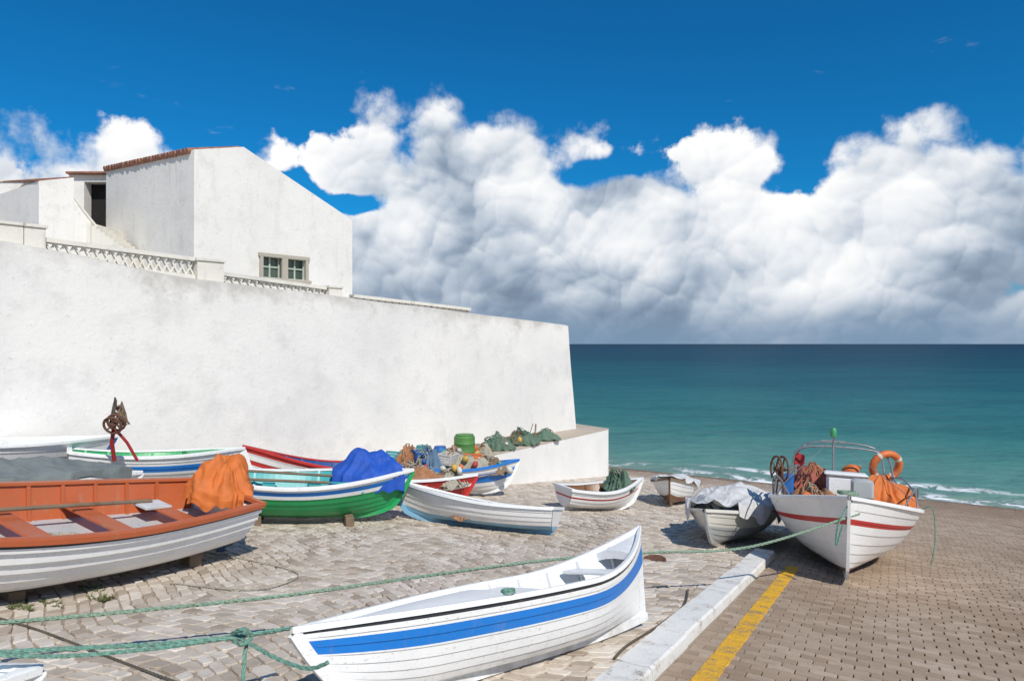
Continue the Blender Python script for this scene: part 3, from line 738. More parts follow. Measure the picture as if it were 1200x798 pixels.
x,y,z=b6.pt(.84,1)
heap('tarpaulin','deep blue tarpaulin bundled on the green boat','tarpaulin',(x-.0,.25,z-.06),.58,.42,.32,C_bl,.3,.28,4,2.2,b6.M,skirt=.24,fr=1.2,lump=.5)
def outboard(bt,yy,label,col):
    x,y,z=bt.pt(0,1); e=empty('outboard_motor',mat=bt.M@Matrix.Translation((x-.1,yy,z))); tag(e,label,'outboard motor')
    v,f=box((0,0,.1),(.28,.2,.26),0,.06); mkobj('cowling',v,f,col,e,smooth=40)
    v,f=merge([box((-.02,0,-.3),(.12,.06,.62),0,.02),box((-.03,0,-.58),(.26,.16,.012),0,0),tube([(.1,0,-.7),(.04,0,-.7),(-.16,0,-.7)],.045,10,rend=.025),box((-.02,0,-.8),(.1,.02,.16),0,0)]); mkobj('leg',v,f,M_steelblue,e,smooth=40)
    pr=[]
    for k in range(3):
        a=k*2.094; Mx=Matrix.Rotation(a,3,'X')@Matrix.Rotation(.6,3,'Z'); pr.append(box(tuple(Matrix.Rotation(a,3,'X')@Vector((-.15,0,.07))),(.012,.07,.12),0,.005,Mx))
    v,f=merge(pr); mkobj('propeller',v,f,M_steelblue,e)
M_steelblue=paint('blue_grey_metal',(.1,.17,.25),.45,.4)
outboard(b1,-.06,'outboard motor hung on the transom under a cover',M_steelblue)
v,f=box((0,0,0),(.32,.28,.03),0,.005); o=mkobj('cloth_rag',v,f,C_wh); o.matrix_world=b1.M@Matrix.Translation((.72,-.3,b1.pt(.14,1)[2]-.165)); tag(o,'folded white cloth on a boat seat','cloth')
def oar(bt,p0,p1,label,bm_=None):
    e=empty('oar',mat=bt.M); tag(e,label,'oar')
    p0=Vector(p0);p1=Vector(p1); d=(p1-p0)
    v,f=tube([p0,p0+d*.5,p0+d*.8],.022,8); mkobj('shaft',v,f,M_wood,e,smooth=40)
    v,f=tube([p0+d*.8,p0+d*.86,p0+d*.95,p1],.03,8,rend=.05); v=[(q[0],q[1],(q[2]-(p0+d*.9).z)*.4+(p0+d*.9).z) for q in v]; mkobj('blade',v,f,bm_ or M_teal,e,smooth=40)
z=b6.depth
oar(b6,(.3,.35,z+.05),(2.2,.1,z+.04),'wooden oar resting on the green boat'); oar(b6,(.5,-.2,z+.02),(2.0,-.35,z+.03),'wooden oar resting on the green boat')
z=b1.depth
oar(b1,(.7,-.35,z-.12),(3.2,-.5,z-.1),'long wooden oar lying across the boat seats',M_wood)
def tangle(name,label,c,rx,ry,h,n,r,mats,seed=0,core=True,group=None):
    rs=random.Random(seed); e=empty(name,loc=c); tag(e,label,'fishing net' if 'net' in name else 'rope',group)
    for mi_,m in enumerate(mats):
        parts=[]; ox,oy=rs.uniform(-.3,.3),rs.uniform(-.3,.3)
        for k in range(n):
            ph=rs.uniform(0,6.28); cx=ox+rs.uniform(-.5,.5);cy=oy+rs.uniform(-.5,.5); rr=rs.uniform(.15,.5); pts=[]
            N=rs.randint(12,30); sw=rs.uniform(2,6); hh=rs.uniform(.5,1.15)
            for i in range(N):
                t=ph+i*.45*(1 if k%2 else -1)
                a=cx+rr*math.cos(t)*(1+.3*math.sin(sw*t)); b_=cy+rr*math.sin(t)*(1+.3*math.cos(sw*t)); l=math.hypot(a,b_)
                zz=h*hh*max(0.04,(1-min(1,l)**3))*rs.uniform(.85,1.12)*(1+.7*mn.noise(Vector((a*1.5,b_*1.5,seed))))
                pts.append((a*rx,b_*ry,zz))
            parts.append(tube(smoothpts(pts,2),r*rs.uniform(.7,1.3),5))
        v,f=merge(parts); mkobj('net_strands' if 'net' in name else 'strand',v,f,m,e,smooth=60)
    if core:
        o=heap('net_mass',label,'x',(0,0,0),rx*.85,ry*.85,h*.72,mats[0],0,.45,seed,3.,skirt=.02,lump=.7,fr=2.)
        del o['label'];del o['category']; o.parent=e
    return e
def sphere_prof(r,n=10,sq=1.): return [(max(.001,r*math.sin(math.pi*i/n)),-r*sq*math.cos(math.pi*i/n)) for i in range(n+1)]
bm={'orange':paint('orange_plastic',(.68,.17,.04),.5,.5),'white':paint('white_plastic',(.66,.63,.56),.5,.6),'blue':paint('blue_plastic',(.03,.15,.45),.5,.4),'green':paint('green_plastic',(.05,.32,.12),.4,.3),'red':paint('red_plastic',(.5,.04,.035),.5,.4),'yellow':paint('yellow_plastic',(.6,.38,.07),.5,.5),'teal':paint('teal_plastic',(.05,.33,.34),.5,.4),'black':M_black}
def buoy(c,r,col,on):
    e=empty('buoy',loc=c); tag(e,f'{col} plastic fishing buoy {on}','buoy','fishing buoys')
    e.rotation_euler=(random.uniform(-1,1),random.uniform(-1,1),random.uniform(0,6))
    sq=random.choice([1.02,1.3,1.6,.7])
    v,f=lathe(sphere_prof(r,10,sq),14); mkobj('float',v,f,bm[col],e,smooth=60)
    v,f=tube([(r*.22*math.cos(t),0,r*(sq+.1)+r*.22*math.sin(t)) for t in np.linspace(0,6.28,9)[:-1]],r*.09,6,True); mkobj('eyelet',v,f,bm[col],e,smooth=60)
def crate(c,s,col,rot,on,M=None):
    e=empty('crate',loc=c) if M is None else empty('crate',mat=M@Matrix.Translation(c)@Matrix.Rotation(rot,4,'Z')); tag(e,f'{col} plastic fish crate {on}','crate','fish crates')
    if M is None: e.rotation_euler=(random.uniform(-.15,.15),random.uniform(-.15,.15),rot)
    a,b,h=s; t_=.012
    parts=[box((0,0,.01),(a,b,.02))]
    for sg in(-1,1):
        for z in np.linspace(.05,h,4): parts+= [box((0,sg*b/2,z),(a,t_,h*.2)),box((sg*a/2,0,z+.001),(t_,b,h*.2))]
        for sx in(-1,1): parts.append(box((sg*a/2,sx*b/2,h/2),(.03,.03,h)))
    v,f=merge(parts); mkobj('crate_body',v,f,bm[col],e)
    v,f=merge([box((0,sg*(b/2+.006),h+.01),(a+.02,.02,.025)) for sg in(-1,1)]+[box((sg*(a/2+.006),0,h+.011),(.02,b+.02,.025)) for sg in(-1,1)]); mkobj('rim',v,f,bm[col],e)
M_net=rope_mat('green_net',(.05,.18,.12)); M_net2=rope_mat('brown_net',(.25,.14,.08)); M_net3=rope_mat('orange_net',(.55,.2,.07)); M_netb=rope_mat('blue_net',(.05,.2,.4))
for (xx,yy,rx,ry,h,ms,sd,lb) in((.5,.0,.5,.42,.4,[M_netb,M_ropew],51,'blue and pale nets heaped in a boat'),(1.15,.05,.6,.45,.46,[M_ropew,M_net3],52,'tan and orange fishing nets heaped in a boat'),(1.8,.0,.4,.3,.33,[M_net2,M_ropew],53,'brown and pale ropes heaped in a boat'),(.0,.3,.35,.3,.35,[M_net3,M_net],54,'orange and green nets heaped on a boat stern')):
    tangle('fishing_net',lb,tuple(b11.w(xx,yy,.38)),rx,ry,h,16,.010,ms,sd)
for k in range(24):
    x=random.uniform(-.2,2.2); y=random.uniform(-.5,.42); zz=.50+.33*max(0,1-abs(x-1.05)/1.3)*(1-(y/.7)**2)
    buoy(tuple(b11.w(x,y,zz+random.uniform(-.02,.1))),random.uniform(.035,.075),random.choice(['orange','orange','white','white','white','yellow','blue','red','teal','black']),'piled in a boat')
crate(tuple(b11.w(.35,.1,.62)),(.45,.32,.2),'blue',.5,'on a boat'); crate(tuple(b11.w(-.25,.35,.55)),(.4,.3,.22),'teal',.2,'on a boat'); crate(tuple(b11.w(.8,-.3,.62)),(.4,.3,.2),'white',1.2,'on a boat'); crate(tuple(b11.w(1.5,.2,.6)),(.4,.3,.2),'orange',.1,'on a boat')
zf=b1.pt(.5,.4)[2]
PT=2.14
def barrel(c,r,h,col,lab):
    e=empty('barrel',loc=c); tag(e,lab,'barrel')
    v,f=lathe([(r*.9,0),(r,.03),(r,h*.3),(r*1.04,h*.33),(r,h*.36),(r,h*.64),(r*1.04,h*.67),(r,h*.7),(r,h-.04),(r*.9,h-.01)],20); mkobj('drum',v,f,col,e,smooth=40)
    v,f=lathe([(r*.86,h-.012),(r*.88,h+.02),(r*.3,h+.022),(.02,h+.022)],20); mkobj('lid',v,f,col,e,smooth=40)
M_gb=paint('green_barrel_plastic',(.09,.25,.06),.5,.5)
barrel((-1.18,16.95,PT),.26,.6,M_gb,'green plastic barrel on the platform'); barrel((-1.75,16.6,PT),.16,.36,bm['blue'],'small blue plastic drum on the platform'); barrel((-2.15,16.3,PT),.15,.42,bm['teal'],'small teal plastic drum on the platform')
for (x,y,rx,ry,h,ms,sd,lb) in((-.4,18.55,.5,.3,.3,[M_net,M_ropeg],11,'dark green fishing net heap on the platform'),(.3,19.5,.5,.35,.34,[M_net,M_net2],12,'brown and green net heap on the platform'),(.95,20.4,.5,.35,.24,[M_net,M_net2],13,'low brown and green net heap on the platform'),(-.8,17.5,.4,.35,.26,[M_ropew,M_net3],14,'pale rope heap on the platform'),(-1.7,16.0,.45,.35,.3,[M_netb,M_ropew],15,'blue net heap on the platform'),(-2.3,15.9,.4,.35,.36,[M_net3,M_ropew],16,'orange net heap on the platform')):
    tangle('fishing_net',lb,(x,y,PT),rx,ry,h,13,.010,ms,sd)
for k in range(14):
    t_=random.random()*.8; x=-2.1+3.0*t_+random.uniform(-.2,.2); y=16.0+3.9*t_+random.uniform(-.2,.2); r=random.uniform(.045,.09); buoy((x,y,PT+r*.9+random.choice([0,0,.15])),r,random.choice(['orange','orange','white','red','yellow','white','black']),'on the platform')
crate((-1.95,15.9,PT+.01),(.5,.35,.26),'white',.7,'on the platform'); crate((-1.45,16.2,PT+.01),(.5,.35,.26),'orange',.4,'on the platform')
for k in range(6):
    x=.3+random.uniform(-.3,.6); y=19.6+(x-.3)*1.3; e=empty('marker_stick',loc=(x,y,PT+.1)); tag(e,'thin wooden marker stick in a net heap','stick','marker sticks')
    v,f=tube([(0,0,0),(random.uniform(-.25,.25),random.uniform(-.1,.1),random.uniform(.3,.5))],.012,5); mkobj('pole',v,f,M_wood,e)
tangle('fishing_net','grey green net heaped at a dinghy bow',tuple(b12.w(1.35,0,.35)),.26,.22,.4,7,.01,[M_net,M_ropew],21)
tangle('fishing_net','brown nets lying in the white dinghy',tuple(b5.w(1.3,0,.16)),.5,.35,.18,6,.01,[M_net3,M_ropew],22)
tangle('fishing_net','orange and white nets lying in the red boat',tuple(b10.w(1.2,0,.3)),.7,.4,.36,13,.010,[M_net3,M_ropew],23)
tangle('fishing_net','pale and brown nets over the red boat rail',tuple(b10.w(1.85,.0,.34)),.4,.35,.26,13,.010,[M_ropew,M_net2],24)
for k in range(5): buoy(tuple(b10.w(random.uniform(.6,2.2),random.uniform(-.3,.3),.62+random.uniform(0,.1))),random.uniform(.05,.07),random.choice(['orange','white','yellow','white']),'in the red boat')
def hauler(M,label,col,h,wheel_r):
    e=empty('line_hauler',mat=M); tag(e,label,'line hauler')
    v,f=merge([tube([(0,0,0),(.02,0,h*.5),(.12,0,h)],.03,8),tube([(.35,0,0),(.25,0,h*.5),(.12,0,h*.85)],.022,8)]); mkobj('stand',v,f,col,e,smooth=40)
    parts=[]
    for dy in(-.05,.05):
        parts.append(tube([(.12+wheel_r*math.cos(t),dy,h+wheel_r*math.sin(t)) for t in np.linspace(0,6.283,17)[:-1]],.018,6,True))
        for k in range(5):
            a=k*1.257; parts.append(tube([(.12,dy,h),(.12+wheel_r*math.cos(a),dy,h+wheel_r*math.sin(a))],.012,5))
    parts.append(tube([(.12,-.09,h),(.12,.09,h)],.035,8)); v,f=merge(parts); mkobj('wheel',v,f,M_rust,e,smooth=40)
    return e
M_redm=paint('red_iron',(.42,.03,.03),.5,.5)
p=Vector((-6.05,10.4,0)); zt_=CZ-(528-403)/F*10.4
hauler(Matrix.Translation((p.x,p.y,zt_-.15))@Matrix.Rotation(.35,4,'X'),'rusty line hauler with red iron stand',M_redm,.62,.13)
tangle('rope_bundle','dark rope bundle hanging on the red hauler',(p.x+.1,p.y-.05,zt_+.4),.12,.12,.28,5,.012,[M_roped,M_net2],31,core=False)
# ------------------------------------------------------------------ equipment on b3
e3=b3.e; gz3=b3.pt(.25,1)[2]
fr=empty('deck_frame'); fr.parent=e3
def arch(x,w,h): 
    return smoothpts([(x,-w,gz3),(x-.02,-w,gz3+h*.6),(x,-w*.8,gz3+h*.93),(x,0,gz3+h),(x,w*.8,gz3+h*.93),(x-.02,w,gz3+h*.6),(x,w,gz3)],4)
parts=[tube(arch(.5,.7,.92),.017,8),tube(arch(1.5,.75,.86),.017,8)]
for sy in(-1,1): parts.append(tube([(.5,sy*.56,gz3+.85),(1.5,sy*.6,gz3+.79)],.014,6)); parts.append(tube([(.5,sy*.7,gz3+.45),(1.5,sy*.75,gz3+.43)],.013,6)); parts.append(tube([(1.5,sy*.75,gz3+.43),(2.3,sy*.95,gz3+.05)],.014,6)); parts.append(tube([(1.5,sy*.75,gz3+.25),(1.5,sy*.75,gz3+.43),(2.0,sy*.85,gz3+.45),(2.6,sy*.95,gz3+.3),(2.8,sy*.96,gz3+.05)],.013,6))
v,f=merge(parts); mkobj('tube_arch',v,f,M_steel,fr,smooth=40)
v,f=merge([tube([(1.5,-.12,gz3+.0),(1.5,-.12,gz3+1.04)],.017,8),tube([(1.5,-.3,gz3+.95),(1.5,.06,gz3+.95)],.01,6),tube([(1.5,-.12,gz3+1.0),(.5,0,gz3+.92)],.006,5),tube([(1.5,-.12,gz3+1.0),(2.9,-.9,gz3+.2)],.005,5),tube([(1.5,-.12,gz3+1.0),(2.9,.9,gz3+.2)],.005,5)]); mkobj('mast',v,f,M_steel,fr,smooth=40)
v,f=lathe([(.045,0),(.05,.02),(.05,.12),(.03,.15)],12,c=(1.5,-.12,gz3+1.02)); mkobj('lamp',v,f,bm['green'],fr,smooth=40)
pts=[];
for u in(.55,.7,.85): x,y,z=b3.pt(u,1); pts.append((x,y-.05,z+.28))
for sy in(-1,1):
    pr=[tube(smoothpts([(b3.pt(.5,1)[0],sy*(b3.pt(.5,1)[1]-.05),b3.pt(.5,1)[2])]+[(a,sy*b_,c) for a,b_,c in pts[:2]]+[(b3.pt(.8,1)[0],sy*(b3.pt(.8,1)[1]-.04),b3.pt(.8,1)[2])],5),.012,6)]
    v,f=merge(pr); mkobj('rail',v,f,M_steel,e3,smooth=40)
v,f=merge([box((2.0,.05,.90),(.6,.56,.60),0,.05),box((2.0,.05,1.215),(.66,.62,.05),0,.02)]); mkobj('engine_box',v,f,W,e3,smooth=40)
v,f=merge([box((2.7,.25,1.05),(.3,.3,.3),0,.04)]); mkobj('locker',v,f,M_grey,e3,smooth=40)
lr=empty('life_ring',mat=b3.M@Matrix.Translation((1.45,.66,gz3+.6))@Matrix.Rotation(.5,4,'Z')@Matrix.Rotation(math.pi/2+.35,4,'Y')); tag(lr,'orange life ring hung on the boat frame','life ring')
v,f=tube([(.22*math.cos(t),.22*math.sin(t),0) for t in np.linspace(0,6.283,33)[:-1]],.058,12,True); mkobj('ring',v,f,bm['orange'],lr,smooth=60)
for k in range(4):
    a0=k*math.pi/2+.6; v,f=tube([(.22*math.cos(a0+q),.22*math.sin(a0+q),0) for q in(0,.1,.2)],.0615,12); mkobj('band',v,f,bm['white'],lr,smooth=60)
hauler(b3.M@Matrix.Translation((2.3,-.97,gz3+.0))@Matrix.Rotation(.5,4,'Z'),'rusty line hauler wheel on the boat rail',M_rust,.46,.2)
hauler(b3.M@Matrix.Translation((2.1,.92,gz3+.0)),'small iron roller stand on the boat rail',M_steel,.2,.08)
M_netr=rope_mat('red_net',(.5,.08,.05))
tangle('fishing_net','orange rope heap low on the boat deck',tuple(b3.w(2.45,-.38,gz3-.12)),.32,.28,.30,12,.010,[M_net3,M_ropew],41)
tangle('fishing_net','red and orange net heap beside the engine box',tuple(b3.w(1.75,-.40,gz3+.12)),.3,.26,.32,15,.011,[M_netr,M_net3],42)
heap('tarpaulin','orange waterproof clothing thrown on the boat deck','tarpaulin',(2.25,.58,gz3-.05),.36,.3,.42,C_or,0,.3,9,2.2,b3.M,skirt=.05,fr=1.4,lump=.5)
crate((1.2,-.5,gz3-.02),(.45,.32,.26),'blue',.1,'on the boat deck',b3.M); crate((1.2,-.45,gz3+.25),(.45,.32,.2),'red',.3,'on the boat deck',b3.M); crate((1.1,.15,gz3+.1),(.45,.32,.26),'white',.2,'on the boat deck',b3.M)
for (x,y,z,r,c) in((1.15,.15,gz3+.45,.12,'orange'),(2.9,-.1,gz3+.08,.08,'red'),(1.6,.42,gz3+.2,.10,'red'),(2.75,-.5,gz3+.1,.08,'orange')): buoy(tuple(b3.w(x,y,z)),r,c,'on the boat deck')
e=empty('jerry_can',mat=b3.M@Matrix.Translation((1.85,-.80,gz3+.10))); tag(e,'blue plastic fuel can beside the boat rail','jerry can')
v,f=box((0,0,.1),(.3,.18,.34),0,.04); mkobj('can_body',v,f,bm['blue'],e,smooth=40)
v,f=tube([(-.08,0,.26),(-.08,0,.33),(.08,0,.33),(.08,0,.26)],.018,6); mkobj('handle',v,f,bm['blue'],e,smooth=40)
e=empty('marker_flag',mat=b3.M@Matrix.Translation((1.3,-.72,gz3))); tag(e,'red marker flag on a thin pole aboard','flag')
v,f=tube([(0,0,-.2),(0,0,.75)],.01,6); mkobj('pole',v,f,M_wood,e)
V=[];Fc=[]
for i in range(9):
    for j in range(5): V.append((0.03*math.sin(i*.9+j*.4),i*.02,.72-.05*j-.006*i))
for i in range(8):
    for j in range(4): a=i*5+j; Fc.append((a,a+1,a+6,a+5))
mkobj('flag_cloth',V,Fc,M_redm,e,smooth=60)
# ------------------------------------------------------------------ ROPES
def rope(pts,r,mat,label,sub=8,name='mooring_rope'):
    e=empty(name,loc=pts[0]); tag(e,label,'rope')
    P0=Vector(pts[0]); sp=smoothpts(pts,sub)
    parts=[]; L=0; acc=[0]
    for a,b in zip(sp,sp[1:]): L+=(b-a).length; acc.append(L)
    step=r*1.6; N=max(6,int(L/step)); N=min(N,700)
    rs=[];j=0
    for i in range(N+1):
        d=L*i/N
        while j<len(acc)-2 and acc[j+1]<d: j+=1
        t=(d-acc[j])/max(1e-9,acc[j+1]-acc[j]); rs.append(sp[j]+(sp[j+1]-sp[j])*t)
    for k in range(3):
        pp=[]
        for i,p in enumerate(rs):
            d=(rs[min(i+1,N)]-rs[max(i-1,0)]).normalized(); s=d.cross(Vector((0,0,1)))
            if s.length<.05: s=Vector((1,0,0))
            s.normalize(); q=d.cross(s); a=i*.75+k*2.094
            pp.append(p-P0+s*math.cos(a)*r*.5+q*math.sin(a)*r*.5)
        parts.append(tube(pp,r*.58,5))
    v,f=merge(parts); mkobj('strand',v,f,mat,e,smooth=60); return e
def at(u,v,y): return Vector(((u-600)/F*y,y,CZ+(403-v)/F*y))
bowp=b3.w(*b3.pt(.97,.82))
rope([at(-60,733,4.2),at(60,724,4.6),at(200,711,5.0),at(350,695,5.4),at(500,674,6.0),at(640,656,6.7),at(760,647,7.3),at(880,640,7.8),bowp],.015,M_ropeg,'long green mooring rope tied to the fishing boat bow')
rope([at(-80,768,3.6),at(60,760,3.8),at(180,754,3.95),at(283,744,4.1),at(340,735,4.35)],.014,M_ropet,'green rope stretched low above the cobbles')
rope([at(-80,760,3.55),at(60,768,3.7),at(180,759,3.9),at(280,747,4.08),at(287,770,4.03),at(281,830,3.95)],.012,M_ropet,'green rope knotted and hanging down')
rope([at(284,747,4.07),at(320,768,3.95),at(360,782,3.85),at(385,775,3.8)],.012,M_ropet,'short green rope end by the boat bow')
rope([at(272,742,4.08),at(286,736,4.02),at(296,745,4.05),at(284,754,4.02),at(273,746,4.1),at(290,741,4.1)],.013,M_ropet,'knot tied in the green ropes',name='rope_knot')
def gp_(u,v,h=.035): return P(u,v,h)
rope([gp_(-40,712),gp_(40,735),gp_(120,765),gp_(200,795),gp_(300,830)],.009,M_roped,'dark rope lying on the cobbles')
rope([gp_(806,690),gp_(800,710),gp_(770,733),gp_(735,755),gp_(720,770)],.012,M_roped,'dark rope curled on the cobbles beside the kerb')
rope([gp_(200,640),gp_(290,655),gp_(350,672),gp_(300,690),gp_(200,682)],.008,M_ropew,'thin pale line lying on the cobbles')
def coil(M,r,n,mat,label,rr=.012):
    e=empty('rope_coil',mat=M); tag(e,label,'rope'); rs=random.Random(n)
    pts=[]
    for i in range(n*14):
        t=i*.45; k=r*(1+.15*math.sin(i*.31)+rs.uniform(-.03,.03)); pts.append((k*math.cos(t),k*.8*math.sin(t),.006*i/14+rs.uniform(0,.01)))
    v,f=tube(smoothpts(pts,2),rr,6); mkobj('coil',v,f,mat,e,smooth=60)
x,y,z=b2.pt(.66,1)
coil(b2.M@Matrix.Translation((x,y-.01,z+.03)),.045,4,M_ropet,'small teal rope coil on the boat rail',.007)
coil(b1.M@Matrix.Translation((1.9,.1,zf+.03)),.18,5,M_ropew,'pale rope coil on the boat floor',.014)
x,y,z=b3.pt(.93,1)
coil(b3.M@Matrix.Translation((x,0,z+.06)),.13,5,M_ropeg,'green rope coil on the fishing boat bow')
bp=b3.w(*b3.pt(.985,1))
rope([bp+Vector((0,0,.04)),bp+Vector((-.25,-.1,-.25)),bp+Vector((-.3,-.12,-.55)),bp+Vector((-.22,-.12,-.3))],.012,M_ropet,'green rope end hanging from the bow')
s3=b3.w(*[b3.pt(.6,1)[0],1.0,b3.pt(.6,1)[2]])
rope([s3,s3+Vector((.12,-.1,.06)),s3+Vector((.14,-.12,-.4)),s3+Vector((.06,-.15,-.75))],.008,M_ropet,'green rope hanging over the boat side')
m,t,b,co=newmat('weed_leaf'); t.l.new(t.mix(t.noise(co,9,3,.5),(.07,.12,.03),(.14,.14,.05)),b.inputs['Base Color']); M_weed=m
V=[];Fc=[]
for k in range(60):
    u,v_=random.choice([(110,690),(60,708),(120,703),(25,712)]); q=P(u+random.uniform(-14,14),v_+random.uniform(-4,4),.01)
    for i in range(12):
        a=random.uniform(0,6.28); l=random.uniform(.02,.055); k0=len(V); d=Vector((math.cos(a),math.sin(a),0)); s=Vector((-d.y,d.x,0))*.006
        V+=[q-s,q+s,q+d*l+Vector((0,0,l*.8))]; Fc.append((k0,k0+1,k0+2))
o=mkobj('ground_weeds',V,Fc,M_weed); o['kind']='stuff'; o['label']='small green weeds between the cobbles'; o['category']='weeds'
e=lathe([(.16,0),(.16,.03),(.14,.035),(.13,.028),(.02,.03)],24); p=P(767,657,.0)
o=mkobj('manhole_cover',*e,M_rust,smooth=40); o.location=p; o.rotation_euler=(.1,-.06,0); tag(o,'small round rusty iron cover in the cobbles','manhole cover')
# ------------------------------------------------------------------ WORLD
sun=Vector((.32,-.62,.70)).normalized(); el=math.asin(sun.z); az=math.atan2(sun.x,sun.y)
w=bpy.data.worlds.new('World'); scene.world=w; w.use_nodes=True; t=NT(w.node_tree)
for n in list(t.n): t.n.remove(n)
out=t.n.new('ShaderNodeOutputWorld'); sky=t.n.new('ShaderNodeTexSky'); sky.sky_type='NISHITA'; sky.sun_disc=False
sky.sun_elevation=el; sky.sun_rotation=az; sky.air_density=1.0; sky.dust_density=.2; sky.ozone_density=4.
tc=t.n.new('ShaderNodeTexCoord'); x,y,z=t.sep(tc.outputs['Generated'])
AZ=t.m('ARCTAN2',x,y); EL=t.m('ARCSINE',z)
def uv2(u,v): a0=math.atan((u-600)/F); return a0, math.atan((403-v)/F*math.cos(a0))
keyuv=[(0,165),(50,176),(100,196),(160,184),(230,188),(285,206),(320,172),(350,184),(375,158),(430,140),(470,158),(520,132),(560,146),(600,140),(640,158),(690,142),(740,150),(770,176),(800,182),(870,176),(905,204),(955,232),(985,196),(1060,168),(1130,182),(1200,172)]
keys=[(-.9,.25)]+[uv2(*k) for k in keyuv]+[(.9,.26)]
H=t.m('MULTIPLY',t.ramp(t.m('ADD',t.m('MULTIPLY',AZ,.5),.5),[((a+1)/2,h*2) for a,h in keys],'LINEAR'),.5)
vec=t.comb(AZ,EL,0)
def colnoise(vec,sc,det):
    n=t.n.new('ShaderNodeTexNoise'); n.noise_dimensions='2D'; t.l.new(vec,n.inputs['Vector']); n.inputs['Scale'].default_value=sc; n.inputs['Detail'].default_value=det; n.inputs['Roughness'].default_value=.6
    return t.vm('SUBTRACT',n.outputs['Color'],(.5,.5,.5)),n.outputs['Fac']
wa,_=colnoise(vec,6,1); wb,fineF=colnoise(vec,24,5)
vecw=t.vm('ADD',vec,t.vm('ADD',t.vm('SCALE',wa,.06),t.vm('SCALE',wb,.018)))
OCT=[(4.8,.090,1.),(10.5,.037,1.),(22,.018,.75),(46,.0095,.5)]
def billow(v):
    res=None;shd=None
    for k,(sc,a,ws) in enumerate(OCT):
        vo=t.n.new('ShaderNodeTexVoronoi'); vo.voronoi_dimensions='2D'; vo.feature='SMOOTH_F1' if k<2 else 'F1'
        if k<2: vo.inputs['Smoothness'].default_value=.3 if k==0 else .15
        t.l.new(t.vm('ADD',v,(k*3.17,k*1.31,0)),vo.inputs['Vector']); vo.inputs['Scale'].default_value=sc; vo.inputs['Randomness'].default_value=1.
        d=vo.outputs['Distance']; q=t.m('MULTIPLY',t.m('SUBTRACT',.28,t.m('MULTIPLY',d,d)),a*1.6)
        res=q if res is None else t.m('ADD',res,q)
        q2=t.m('MULTIPLY',q,ws); shd=q2 if shd is None else t.m('ADD',shd,q2)
    return res,shd
n1,s1_=billow(vecw); n2,s2_=billow(t.vm('ADD',vecw,(-.003,.007,0)))
d=t.m('SUBTRACT',H,EL); dc=t.m('MINIMUM',d,.085)
for (u,v,su,sv,amp) in((680,208,36,20,.16),(735,194,36,10,.09),(415,240,42,13,.12),(345,220,36,22,.16),(930,212,36,22,.06),(250,170,50,20,.06)):
    a0,e0_=uv2(u,v)
    r=t.m('ADD',t.m('POWER',t.m('ABSOLUTE',t.m('DIVIDE',t.m('SUBTRACT',AZ,a0),su/F)),2.),t.m('POWER',t.m('ABSOLUTE',t.m('DIVIDE',t.m('SUBTRACT',EL,e0_),sv/F)),2.))
    dc=t.m('SUBTRACT',dc,t.m('MULTIPLY',t.m('EXPONENT',t.m('MULTIPLY',r,-1.)),amp))
D_=t.m('ADD',t.m('ADD',dc,t.m('MULTIPLY',n1,1.)),t.m('MULTIPLY',t.m('SUBTRACT',fineF,.5),.085))
low=t.noise(t.comb(AZ,t.m('MULTIPLY',EL,1.8),5.),4.5,3,.5)
mask=t.ss(D_,-.010,t.m('ADD',.010,t.m('MULTIPLY',t.ss(low,.38,.6),.04)))
wn=t.noise(t.comb(AZ,t.m('MULTIPLY',EL,2.2),2.),7,5,.62,.4)
wis=t.m('MULTIPLY',t.m('MULTIPLY',t.ss(wn,.645,.80),t.ss(EL,.52,.3)),.55)
gg=t.m('SUBTRACT',s1_,s2_)
shade=t.ss(t.m('ADD',d,t.m('MULTIPLY',t.m('SUBTRACT',low,.5),.5)),.02,.23)
lit=t.m('ADD',.77,t.m('MULTIPLY',gg,20.))
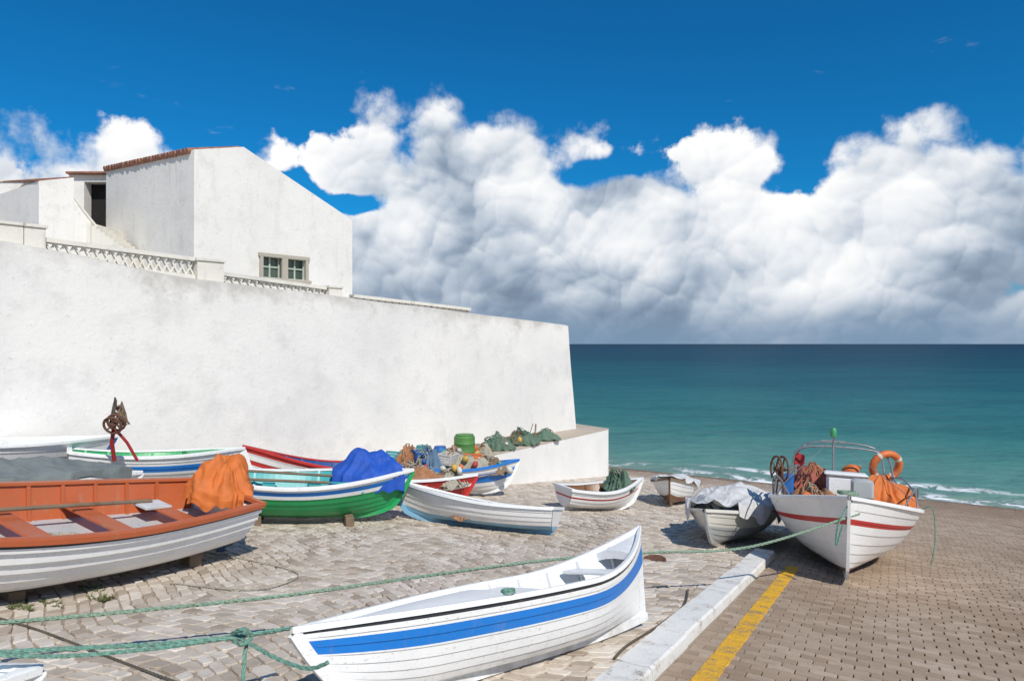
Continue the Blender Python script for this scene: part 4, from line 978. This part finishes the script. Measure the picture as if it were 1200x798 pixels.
lit=t.m('ADD',lit,t.m('MULTIPLY',s1_,3.2))
lit=t.m('SUBTRACT',lit,t.m('MULTIPLY',shade,.52))
lit=t.m('SUBTRACT',lit,t.m('MULTIPLY',t.ss(low,.50,.64),.22))
lit=t.m('ADD',lit,t.m('MULTIPLY',t.m('SUBTRACT',fineF,.5),.26))
lit=t.m('ADD',lit,t.m('MULTIPLY',t.ss(D_,.06,.0),.13),None,True)
cc=t.ramp(lit,[(0,(.20,.27,.37)),(.22,(.31,.39,.50)),(.48,(.54,.61,.70)),(.75,(.83,.86,.90)),(1,(1.0,1.0,1.0))])
haze=t.ss(t.m('ADD',EL,t.m('MULTIPLY',t.m('SUBTRACT',low,.5),.05)),.075,.0)
cc=t.mix(t.m('MULTIPLY',haze,.8),cc,(.20,.31,.45))
bgs=t.n.new('ShaderNodeBackground'); t.l.new(t.mix(1.,sky.outputs[0],(.06,.70,1.08),'MULTIPLY'),bgs.inputs[0]); bgs.inputs[1].default_value=.095
bgc=t.n.new('ShaderNodeBackground'); t.l.new(cc,bgc.inputs[0]); bgc.inputs[1].default_value=1.
mx=t.n.new('ShaderNodeMixShader')
t.l.new(t.m('MAXIMUM',mask,wis,None,True),mx.inputs[0]); t.l.new(bgs.outputs[0],mx.inputs[1]); t.l.new(bgc.outputs[0],mx.inputs[2]); t.l.new(mx.outputs[0],out.inputs[0])
sl=bpy.data.lights.new('sun','SUN'); sl.energy=3.9; sl.angle=math.radians(.5); sl.color=(1,.95,.87)
so=bpy.data.objects.new('sun',sl); COL.objects.link(so); so.rotation_euler=sun.to_track_quat('Z','Y').to_euler()
cam=bpy.data.cameras.new('camera'); cam.lens=24; cam.sensor_width=36; cam.clip_end=60000; cam.clip_start=.05
co_=bpy.data.objects.new('camera',cam); COL.objects.link(co_); co_.location=(0,0,CZ); co_.rotation_euler=(math.radians(90)+math.atan(4/F),0,0)
scene.camera=co_
scene.view_settings.view_transform='Standard'; scene.view_settings.look='None'; scene.view_settings.exposure=0
